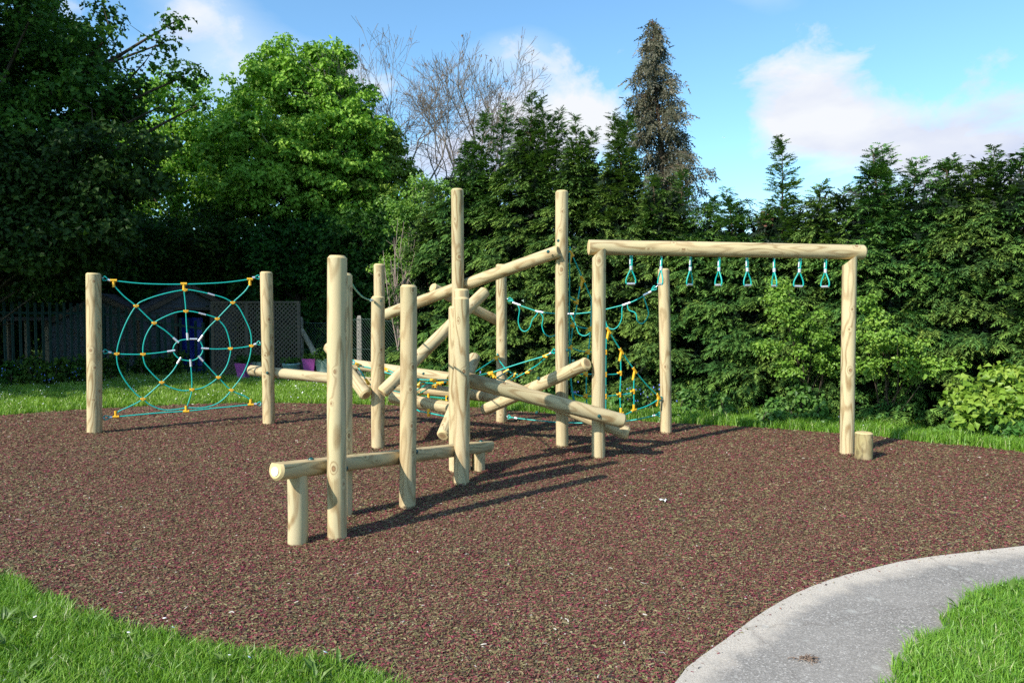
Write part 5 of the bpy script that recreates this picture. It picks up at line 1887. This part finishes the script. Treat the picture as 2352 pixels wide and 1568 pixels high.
def shiplap():
    t = NT('flaking_shiplap')
    c = t.coord()
    z = t.n('SeparateXYZ', ins={0: c}).outputs[2]
    fr = t.math('FRACT', t.math('MULTIPLY', z, 8.0))
    f = t.noise(t.vmath('MULTIPLY', c, (2, 2, 9)), 1.5, 6, 0.7)
    col = t.mix(t.ramp(f, [(0.52, 0.0), (0.62, 1.0)]), (0.082, 0.092, 0.112, 1), (0.075, 0.058, 0.045, 1))
    col = t.mix(t.ramp(fr, [(0.0, 1.0), (0.07, 0.0)]), col, (0.03, 0.03, 0.035, 1))
    t.set(col, 0.8, spec=0.2)
    t.bump(fr, 0.6, 0.02)
    return t.m


M['shiplap'] = shiplap()


def palisade(a, b, ta, tb, label, spacing=0.155):
    """steel fence between two ground points; ta, tb are the heights of the pales at the ends"""
    a, b = np.asarray(a, float), np.asarray(b, float)
    L = np.linalg.norm((b - a)[:2])
    n = int(L / spacing)
    root = thing('palisade_fence', (a + b) / 2, label, 'fence', None)
    dirn = (b - a) / L
    nor = np.array([dirn[1], -dirn[0], 0])
    for k in range(n + 1):
        t = k / n
        p = a + (b - a) * t
        h = ta + (tb - ta) * t
        w = 0.033
        # W section pale with a pointed three pronged head
        prof = [(-w, 0), (-w * .45, .014), (0, .004), (w * .45, .014), (w, 0)]
        V, rows = [], (0.02, h - 0.10, h - 0.03)
        for z in rows:
            for (s, d) in prof:
                V.append(p + dirn * s + nor * d + [0, 0, z])
        tip = len(V)
        V += [p - dirn * w * 1.0 + [0, 0, h - .005], p + nor * .004 + [0, 0, h], p + dirn * w + [0, 0, h - .005]]
        f = [(r * 5 + j, r * 5 + j + 1, (r + 1) * 5 + j + 1, (r + 1) * 5 + j) for r in range(2) for j in range(4)]
        mb = MB().add(V, f)
        mb.f.append((np.array([(10, 11, tip), (11, 13, tip + 1), (13, 14, tip + 2)]), 0))
        mb.build('pale', M['fence_green'], root)
    for z in (0.14, 0.86):
        MB().bar(a + nor * -.02 + [0, 0, ta * z], b + nor * -.02 + [0, 0, tb * z], 0.04, 0.05).build('rail', M['fence_green'], root)
    for t in (0.0, 0.5, 1.0):
        p = a + (b - a) * t - nor * 0.06
        h = ta + (tb - ta) * t
        MB().box((p[0] - .03, p[1] - .03, -0.1), (p[0] + .03, p[1] + .03, h * .95)).build('fence_post', M['fence_green'], root)
    return root


fa = at(-330, 870, 13.0)
fb = at(228, 870, 17.0)
palisade((fa[0], fa[1], 0), (fb[0], fb[1], 0), 1.80, at(228, 696, 17.0)[2], 'dark green steel palisade fence left of the spider web net')
fc_ = at(486, 870, 17.3)
palisade((fb[0] + .12, fb[1], 0), (fc_[0], fc_[1], 0), at(240, 697, 17.0)[2], at(486, 741, 17.3)[2], 'dark green palisade gate panel seen through the spider web net', 0.165)
gp = MB()
gp.tube([(fb[0] + .03, fb[1] - .02, -.1), (fb[0] + .03, fb[1] - .02, at(237, 694, 17.0)[2])], 0.055, 12)
tag(gp.build('gate_post', M['fence_green'], None, True), 'thick round green post at the joint of the palisade fence and gate', 'post')


def gable_shed(name, apex, half, along, eave, label, wall_m='shiplap', door=None, depth=5.0):
    """apex: ridge point over the front gable; half: horizontal vector to the right eave; along: horizontal vector to the back"""
    apex, half, along = np.asarray(apex, float), np.asarray(half, float), np.asarray(along, float)
    along = along / np.linalg.norm(along)
    g = np.array([apex[0], apex[1], 0])
    root = thing(name, g + along * depth / 2, label, 'shed')
    l, r_ = g - half, g + half
    L0, R0 = l + [0, 0, eave], r_ + [0, 0, eave]
    B = along * depth
    hw = np.linalg.norm(half)
    th = 0.05
    if door is None:
        V = [l, r_, R0, apex, L0]
        MB().add(V, [(0, 1, 2, 3), (0, 3, 4, 4)][:1]).add([l, apex, L0], [(0, 1, 2)]).build('front_wall', M[wall_m], root)
    else:
        d0, d1, dh = door            # along the gable from -1 to 1
        P = lambda s, z: g + half * s + np.array([0, 0, z])
        mb = MB()
        mb.add([P(-1, 0), P(d0, 0), P(d0, dh), P(-1, dh)], [(0, 1, 2, 3)])
        mb.add([P(d1, 0), P(1, 0), P(1, dh), P(d1, dh)], [(0, 1, 2, 3)])
        top = lambda s: eave + (apex[2] - eave) * (1 - abs(s))
        ss = sorted([-1, d0, 0, d1, 1])
        for s0, s1 in zip(ss[:-1], ss[1:]):
            mb.add([P(s0, dh), P(s1, dh), P(s1, max(dh + .001, top(s1))), P(s0, max(dh + .001, top(s0)))], [(0, 1, 2, 3)])
        mb.build('front_wall', M[wall_m], root)
        fr = MB()
        nf = -along * 0.03
        fr.bar(P(d0, 0) + nf, P(d0, dh) + nf, 0.07, 0.05, up=(1, 0, 0)).bar(P(d1, 0) + nf, P(d1, dh) + nf, 0.07, 0.05, up=(1, 0, 0)).bar(P(d0, dh) + nf, P(d1, dh) + nf, 0.05, 0.07)
        fr.build('door_frame', M['oldwood'], root)
    sw_ = MB()
    sw_.add([l, l + B, L0 + B, L0], [(0, 1, 2, 3)]).add([r_, r_ + B, R0 + B, R0], [(3, 2, 1, 0)]).add([l + B, r_ + B, R0 + B, apex + B, L0 + B], [(0, 1, 2, 3)]).add([l + B, apex + B, L0 + B], [(2, 1, 0)])
    sw_.build('side_walls', M['darkwood'], root)
    rf = MB()
    over = -along * 0.14
    for s, E in ((-1, L0), (1, R0)):
        sl_ = E - apex
        e2 = apex + sl_ * 1.10
        up = np.array([0, 0, th])
        V = [apex + over, e2 + over, e2 + B, apex + B]
        V = [v + [0, 0, .012] for v in V] + [v + up for v in V]
        rf.add(V, [(0, 1, 2, 3), (7, 6, 5, 4), (0, 4, 5, 1), (1, 5, 6, 2), (2, 6, 7, 3), (3, 7, 4, 0)])
    rf.build('roof', M['felt'], root)
    bb = MB()
    for E in (L0, R0):
        e2 = apex + (E - apex) * 1.10
        bb.bar(apex + over * 1.05 - [0, 0, .05], e2 + over * 1.05 - [0, 0, .05], 0.03, 0.11)
    bb.build('barge_board', M['darkwood'], root)
    return root


ap = at(436, 656, 19.6)
gable_shed('garden_shed', ap, (0.98, 0.80, 0), (-0.66, 0.75, 0), 1.52, 'old pale boarded shed with dark felt roof and open doorway behind the palisade gate', door=(-0.30, 0.42, 1.62), depth=5.0)
ap2 = at(236, 678, 18.9)
gable_shed('garden_shed', ap2, (1.32, 0.16, 0), (-0.2, 1.0, 0), 1.30, 'low grey boarded shed partly hidden by the left net post', depth=3.0)
# lean-to left of it
lt0, lt1 = at(20, 860, 18.6), at(118, 860, 18.7)
root = thing('lean_to', ((lt0[0] + lt1[0]) / 2, 18.9, 0), 'dark open timber lean-to left of the low grey shed behind the fence', 'shelter')
for x in (20, 66, 112):
    p = at(x, 860, 18.7)
    MB().box((p[0] - .05, p[1] - .05, 0), (p[0] + .05, p[1] + .05, 1.30)).build('post', M['plank'], root)
MB().box((lt0[0] - .15, 18.4, 1.31), (lt1[0] + .12, 20.4, 1.40)).build('roof', M['felt'], root)
MB().box((lt0[0], 20.1, 0), (lt1[0], 20.2, 1.30)).build('back_wall', M['darkwood'], root)
MB().box((lt0[0] + .1, 19.0, 0.30), (lt1[0] - .1, 19.5, 0.36)).build('shelf', M['plank'], root)
# what stands in the shed doorway
t0 = at(432, 860, 19.72)
tp = MB()
cols = 7
V = []
for i in range(cols):
    for j in range(6):
        V.append((t0[0] - .38 + i * .115, 20.0 + 0.06 * math.sin(i * 2.1 + j * .6) + .03 * math.sin(j * 2.2), 0.03 + j * 0.27))
tp.add(V, [(i * 6 + j, (i + 1) * 6 + j, (i + 1) * 6 + j + 1, i * 6 + j + 1) for i in range(cols - 1) for j in range(5)])
tag(tp.build('tarpaulin', M['tarp'], None, True), 'crumpled blue tarpaulin hanging inside the shed doorway', 'tarpaulin')
bx = at(457, 868, 17.9)
cr_ = thing('crate', (bx[0], 17.9, 0), 'small bright blue plastic crate on the ground behind the palisade gate', 'crate')
MB().box((bx[0] - .13, 17.8, 0.0), (bx[0] + .13, 18.05, .13)).build('body', M['bluebox'], cr_)
MB().box((bx[0] - .145, 17.785, .13), (bx[0] + .145, 18.065, .155)).build('rim', M['bluebox'], cr_)

# lattice screen
ta_, tb_ = at(491, 868, 16.7), at(688, 868, 16.5)
scr = thing('lattice_screen', ((ta_[0] + tb_[0]) / 2, 16.6, 0), 'weathered diagonal lattice screen behind the plant pots', 'trellis')
ta_[2] = tb_[2] = 0
zt = at(590, 696, 16.6)[2]
dv = tb_ - ta_
for s in (0.0, 0.40, 0.71, 1.0):
    p = ta_ + dv * s
    MB().box((p[0] - .035, p[1] - .03, 0), (p[0] + .035, p[1] + .03, zt)).build('post', M['oldwood'], scr)
p, q = ta_ + [-.03, -.002, zt + .022], tb_ + [.03, -.002, zt + .022]
MB().bar(p, q, 0.07, 0.04).build('top_rail', M['oldwood'], scr)
lat = MB()
Ld = np.linalg.norm(dv)
st_ = 0.098
for dirn, yo in ((1, -0.012), (-1, 0.0)):
    c0 = -zt * 1.0
    while c0 < Ld + zt:
        # x = c0 + z (dirn 1) or x = c0 + zt - z
        pts = []
        for z in (0.04, zt - .01):
            pts.append((c0 + z if dirn == 1 else c0 + zt - z, z))
        (x0, z0), (x1, z1) = pts
        # clip to the screen
        def clip(x0, z0, x1, z1):
            lo, hi = 0.0, 1.0
            dx = x1 - x0
            for bound, sgn in ((0.0, 1), (Ld, -1)):
                num = (bound - x0) / dx
                if dx * sgn > 0:
                    lo = max(lo, num)
                else:
                    hi = min(hi, num)
            return lo, hi
        lo, hi = clip(x0, z0, x1, z1)
        if hi - lo > 0.02:
            A_ = ta_ + dv / Ld * (x0 + (x1 - x0) * lo) + [0, yo, z0 + (z1 - z0) * lo]
            B_ = ta_ + dv / Ld * (x0 + (x1 - x0) * hi) + [0, yo, z0 + (z1 - z0) * hi]
            lat.bar(A_, B_, 0.010, 0.028, up=(0.3, 0, 1))
        c0 += st_
lat.build('lattice', M['oldwood'], scr)


def square_pot(x, y, Y, w, h, matn, label, plant=True, seed=0):
    p = at(x, y, Y)
    root = thing('square_planter', (p[0], Y, 0), label, 'plant pot', 'tall square planters')
    mb = MB()
    a0, a1 = w * .33, w * .5
    rows = [(0, a0), (h * .5, a0 * 1.12), (h, a1)]
    c45 = R(28 + seed * 7)
    V = []
    for z, a in rows + [(h, a1 * .86), (h * .85, a1 * .82)]:
        for k in range(4):
            an = c45 + k * PI / 2
            V.append((p[0] + a * 1.2 * math.cos(an), Y + a * 1.2 * math.sin(an), z))
    f = [(r * 4 + k, r * 4 + (k + 1) % 4, (r + 1) * 4 + (k + 1) % 4, (r + 1) * 4 + k) for r in range(4) for k in range(4)]
    mb.add(V, f)
    mb.build('pot', M[matn], root)
    MB().add(V[16:20], [(0, 1, 2, 3)]).build('soil', M['dirt'], root)
    if plant:
        rg = np.random.default_rng(seed)
        c = np.array([p[0], Y, h + .05]) + rg.normal(0, 1, (8, 3)) * [w * .25, w * .25, .06]
        m2 = MB()
        crown(m2, rg, c, np.full(8, .1), 22, .07)
        m2.build('foliage', M['shade'], root)
    return root


square_pot(559, 870, 15.9, 0.32, 0.40, 'purple', 'purple square planter in front of the left part of the lattice screen', seed=1)
square_pot(593, 868, 16.2, 0.26, 0.41, 'palegreen', 'pale green square planter behind the right net post', seed=2)
square_pot(712, 868, 15.9, 0.34, 0.50, 'purple', 'magenta square planter right of the lattice screen, above the log', seed=3)
square_pot(740, 868, 16.0, 0.36, 0.50, 'palegreen', 'pale green square planter next to the magenta one, by the front step post', seed=4)
p = at(670, 868, 15.9)
pot = thing('round_pot', (p[0], 15.9, 0), 'wide round teal plastic pot with a rolled rim before the lattice screen', 'plant pot')
mb = MB()
an = np.arange(28) * 2 * PI / 28
V = np.concatenate([np.c_[p[0] + r_ * np.cos(an), 15.9 + r_ * np.sin(an), np.full(28, z)] for r_, z in ((.14, 0), (.175, .30), (.18, .31), (.195, .315), (.195, .36), (.205, .365), (.205, .39), (.19, .395), (.175, .34))])
mb.add(V, [(i * 28 + j, i * 28 + (j + 1) % 28, (i + 1) * 28 + (j + 1) % 28, (i + 1) * 28 + j) for i in range(8) for j in range(28)])
mb.build('pot', M['tealpot'], pot, True)
MB().tube([(p[0], 15.9, .30), (p[0], 15.9, .345)], .172, 20).build('soil', M['dirt'], pot)
rg = np.random.default_rng(9)
m2 = MB()
crown(m2, rg, np.array([p[0], 15.9, .42]) + rg.normal(0, 1, (9, 3)) * [.1, .1, .03], np.full(9, .08), 20, .06)
m2.build('foliage', M['shade'], pot)

# chain link fence with concrete posts between lattice screen and hedge
ca, cb = at(692, 880, 17.0), at(1048, 880, 15.2)
ca[2] = cb[2] = 0
cl = thing('chain_link_fence', (ca + cb) / 2, 'sagging green chain link fence with concrete posts behind the sapling', 'fence')
hA, hB = at(692, 737, 17.0)[2], at(1048, 731, 15.2)[2]
for s in (0.0, 0.405, 0.86):
    p = ca + (cb - ca) * s
    h = hA + (hB - hA) * s + .10
    mbp = MB()
    mbp.add([(p[0] + sx * .05 * k, p[1] + sy * .05 * k, z) for z, k in ((-.1, 1.05), (h - .06, 1.0), (h, .6)) for sx, sy in ((-1, -1), (1, -1), (1, 1), (-1, 1))],
            [(r * 4 + k, r * 4 + (k + 1) % 4, (r + 1) * 4 + (k + 1) % 4, (r + 1) * 4 + k) for r in range(2) for k in range(4)] + [(8, 9, 10, 11)])
    mbp.build('fence_post', M['concrete'], cl)
mesh = MB()
D_ = cb - ca
LL = np.linalg.norm(D_)
D_ /= LL
stp = 0.075
for sgn in (1, -1):
    x = -1.4
    while x < LL + 1.4:
        pts = []
        for z in np.linspace(0.03, 1.0, 5):
            xx = x + z * 1.25 if sgn == 1 else x + (1 - z) * 1.25
            if 0 <= xx <= LL:
                h = (hA + (hB - hA) * xx / LL)
                pts.append(ca + D_ * xx + [0, -.07 + .002 * sgn, z * h * (1 - .03 * math.sin(xx * 2.6))])
        if len(pts) > 1:
            mesh.tube(pts, 0.0024, 3, caps=False)
        x += stp
mesh.build('wire_mesh', M['wire'], cl)
for z in (0.05, 0.5, 0.985):
    pts = [ca + D_ * xx + [0, -.075, z * (hA + (hB - hA) * xx / LL) * (1 - .03 * math.sin(xx * 2.6))] for xx in np.linspace(0, LL, 18)]
    MB().tube(pts, 0.004, 4).build('line_wire', M['wire'], cl)

# cut trunk leaning on the fence
tr = thing('leaning_trunk', tuple(at(712, 868, 16.9)), 'cut mossy trunk leaning right of the lattice screen', 'log')
a, b = at(692, 757, 17.0), at(728, 822, 16.7)
b2 = at(745, 866, 16.6)
MB().tube(spline([a, b, b2], 5), np.linspace(.06, .085, 11), 9).build('trunk', M['palebark'], tr, True)
# raised bed edge planks under the chain link fence
rb = at(1016, 880, 14.6)
bed = thing('raised_bed', (rb[0], 14.6, 0), 'low timber raised bed edge behind the logs at the hedge end', 'raised bed')
za, zb_ = at(1016, 872, 14.6)[2], at(1016, 838, 14.6)[2]
MB().box((at(990, 0, 14.6)[0], 14.55, 0), (at(1052, 0, 14.6)[0], 14.60, zb_ * .49)).build('board', M['plank'], bed)
MB().box((at(990, 0, 14.6)[0], 14.555, zb_ * .50), (at(1052, 0, 14.6)[0], 14.605, zb_)).build('board', M['plank'], bed)
MB().box((at(990, 0, 14.6)[0] + .01, 14.62, 0), (at(1052, 0, 14.6)[0] - .01, 15.4, zb_ * .85)).build('soil', M['dirt'], bed)

# neighbouring house behind the hedge: roof edge and chimney show through the gap
hs = thing('house', (9.6, 27.5, 0), 'brick bungalow mostly hidden behind the hedge, its chimney and tiled roof just showing', 'house')
MB().box((6.6, 25.5, 0), (12.6, 30.5, 2.6)).build('wall', M['brick'], hs)
rf = MB()
ry = 28.0
for s in (-1, 1):
    V = [(6.3, ry, 4.55), (12.9, ry, 4.55), (12.9, ry + s * 2.9, 2.5), (6.3, ry + s * 2.9, 2.5)]
    V = V + [(x, y, z - .09) for x, y, z in V]
    rf.add(V, [(0, 1, 2, 3), (7, 6, 5, 4), (0, 4, 5, 1), (1, 5, 6, 2), (2, 6, 7, 3), (3, 7, 4, 0)])
rfo = rf.build('roof', M['tile'], hs)
MB().add([(6.6, 25.5, 2.6), (6.6, 30.5, 2.6), (6.6, 28.0, 4.4)], [(0, 1, 2)]).add([(12.6, 25.5, 2.6), (12.6, 30.5, 2.6), (12.6, 28.0, 4.4)], [(2, 1, 0)]).build('gable', M['brick'], hs)
cx = at(1760, 490, 28.0)
ch = MB().box((cx[0] - .25, 27.75, 4.0), (cx[0] + .25, 28.25, cx[2] - .15))
chim = ch.build('chimney', M['brick'], hs)
for dx in (-.12, .12):
    k = MB().tube([(cx[0] + dx, 28.0, cx[2] - .15), (cx[0] + dx, 28.0, cx[2] + .08)], .09, 10).build('chimney_pot', M['tile'], chim, True)
    k.location = -Vector(hs.location) - Vector(chim.location) + Vector(hs.location) - Vector(chim.location) * 0
    k.parent = chim
    k.location = (0, 0, 0)

# airliner high and far away: a speck above the hedge
pl_c = at(1662, 316, 900.0)
pl = thing('aeroplane', tuple(pl_c), 'tiny white aeroplane far off in the sky right of the dying conifer', 'aeroplane')
mb = MB()
c = pl_c
mb.tube([c + [-1.6, 0, 0], c + [-1.2, 0, .05], c + [1.0, 0, .05], c + [1.7, 0, .12]], [.02, .17, .17, .03], 8)
mb.build('fuselage', M['petal'], pl, True)
MB().add([c + [-.2, 0, 0], c + [.4, 0, 0], c + [.75, 1.7, .12], c + [.5, 1.7, .12], c + [.75, -1.7, .12], c + [.5, -1.7, .12]], [(0, 1, 2, 3), (1, 0, 5, 4)]).build('wing', M['petal'], pl)
MB().add([c + [1.2, 0, .1], c + [1.65, 0, .1], c + [1.8, 0, .62], c + [1.55, 0, .62]], [(0, 1, 2, 3)]).build('tail', M['petal'], pl)

# odd bits lying about: pale torn tissue and flower litter on the mulch, a clod on the path
p = gnd(1525, 1157)
mb = MB()
rg = np.random.default_rng(3)
V = [(p[0] + (i - 2) * .014 + rg.normal(0, .004), p[1] + (j - 1) * .016 + rg.normal(0, .004), .02 + rg.uniform(0, .028)) for i in range(5) for j in range(3)]
mb.add(V, [(i * 3 + j, (i + 1) * 3 + j, (i + 1) * 3 + j + 1, i * 3 + j + 1) for i in range(4) for j in range(2)])
tag(mb.build('tissue_scrap', M['petal']), 'crumpled scrap of white tissue on the mulch right of the long shadows', 'litter')
p = gnd(1855, 1518)
mb = MB()
for k in range(46):
    q = np.array([p[0], p[1], .012]) + rg.normal(0, 1, 3) * [.022, .013, .004]
    d = rg.normal(0, 1, 3) * [.018, .012, .005]
    mb.tube([q, q + d * .5 + [0, 0, .004], q + d], 0.0022, 4)
tag(mb.build('earth_clod', plain('dry_clod', (0.16, 0.11, 0.08), .95)), 'small brown clod of dry grass on the asphalt path', 'litter')

# ---------------------------------------------------------------- render settings
vs = SC.view_settings
SC.display_settings.display_device = 'sRGB'
vs.view_transform = 'Standard'
vs.look = 'None'
vs.exposure = 0.70
vs.gamma = 1.0
vs.use_curve_mapping = False
cy = SC.cycles
cy.max_bounces = 6
cy.diffuse_bounces = 3
cy.glossy_bounces = 2
cy.transmission_bounces = 4
cy.transparent_max_bounces = 4
cy.caustics_reflective = False
cy.caustics_refractive = False
cy.sample_clamp_indirect = 6.0
cy.use_adaptive_sampling = True
cy.adaptive_threshold = 0.012
cy.use_denoising = False
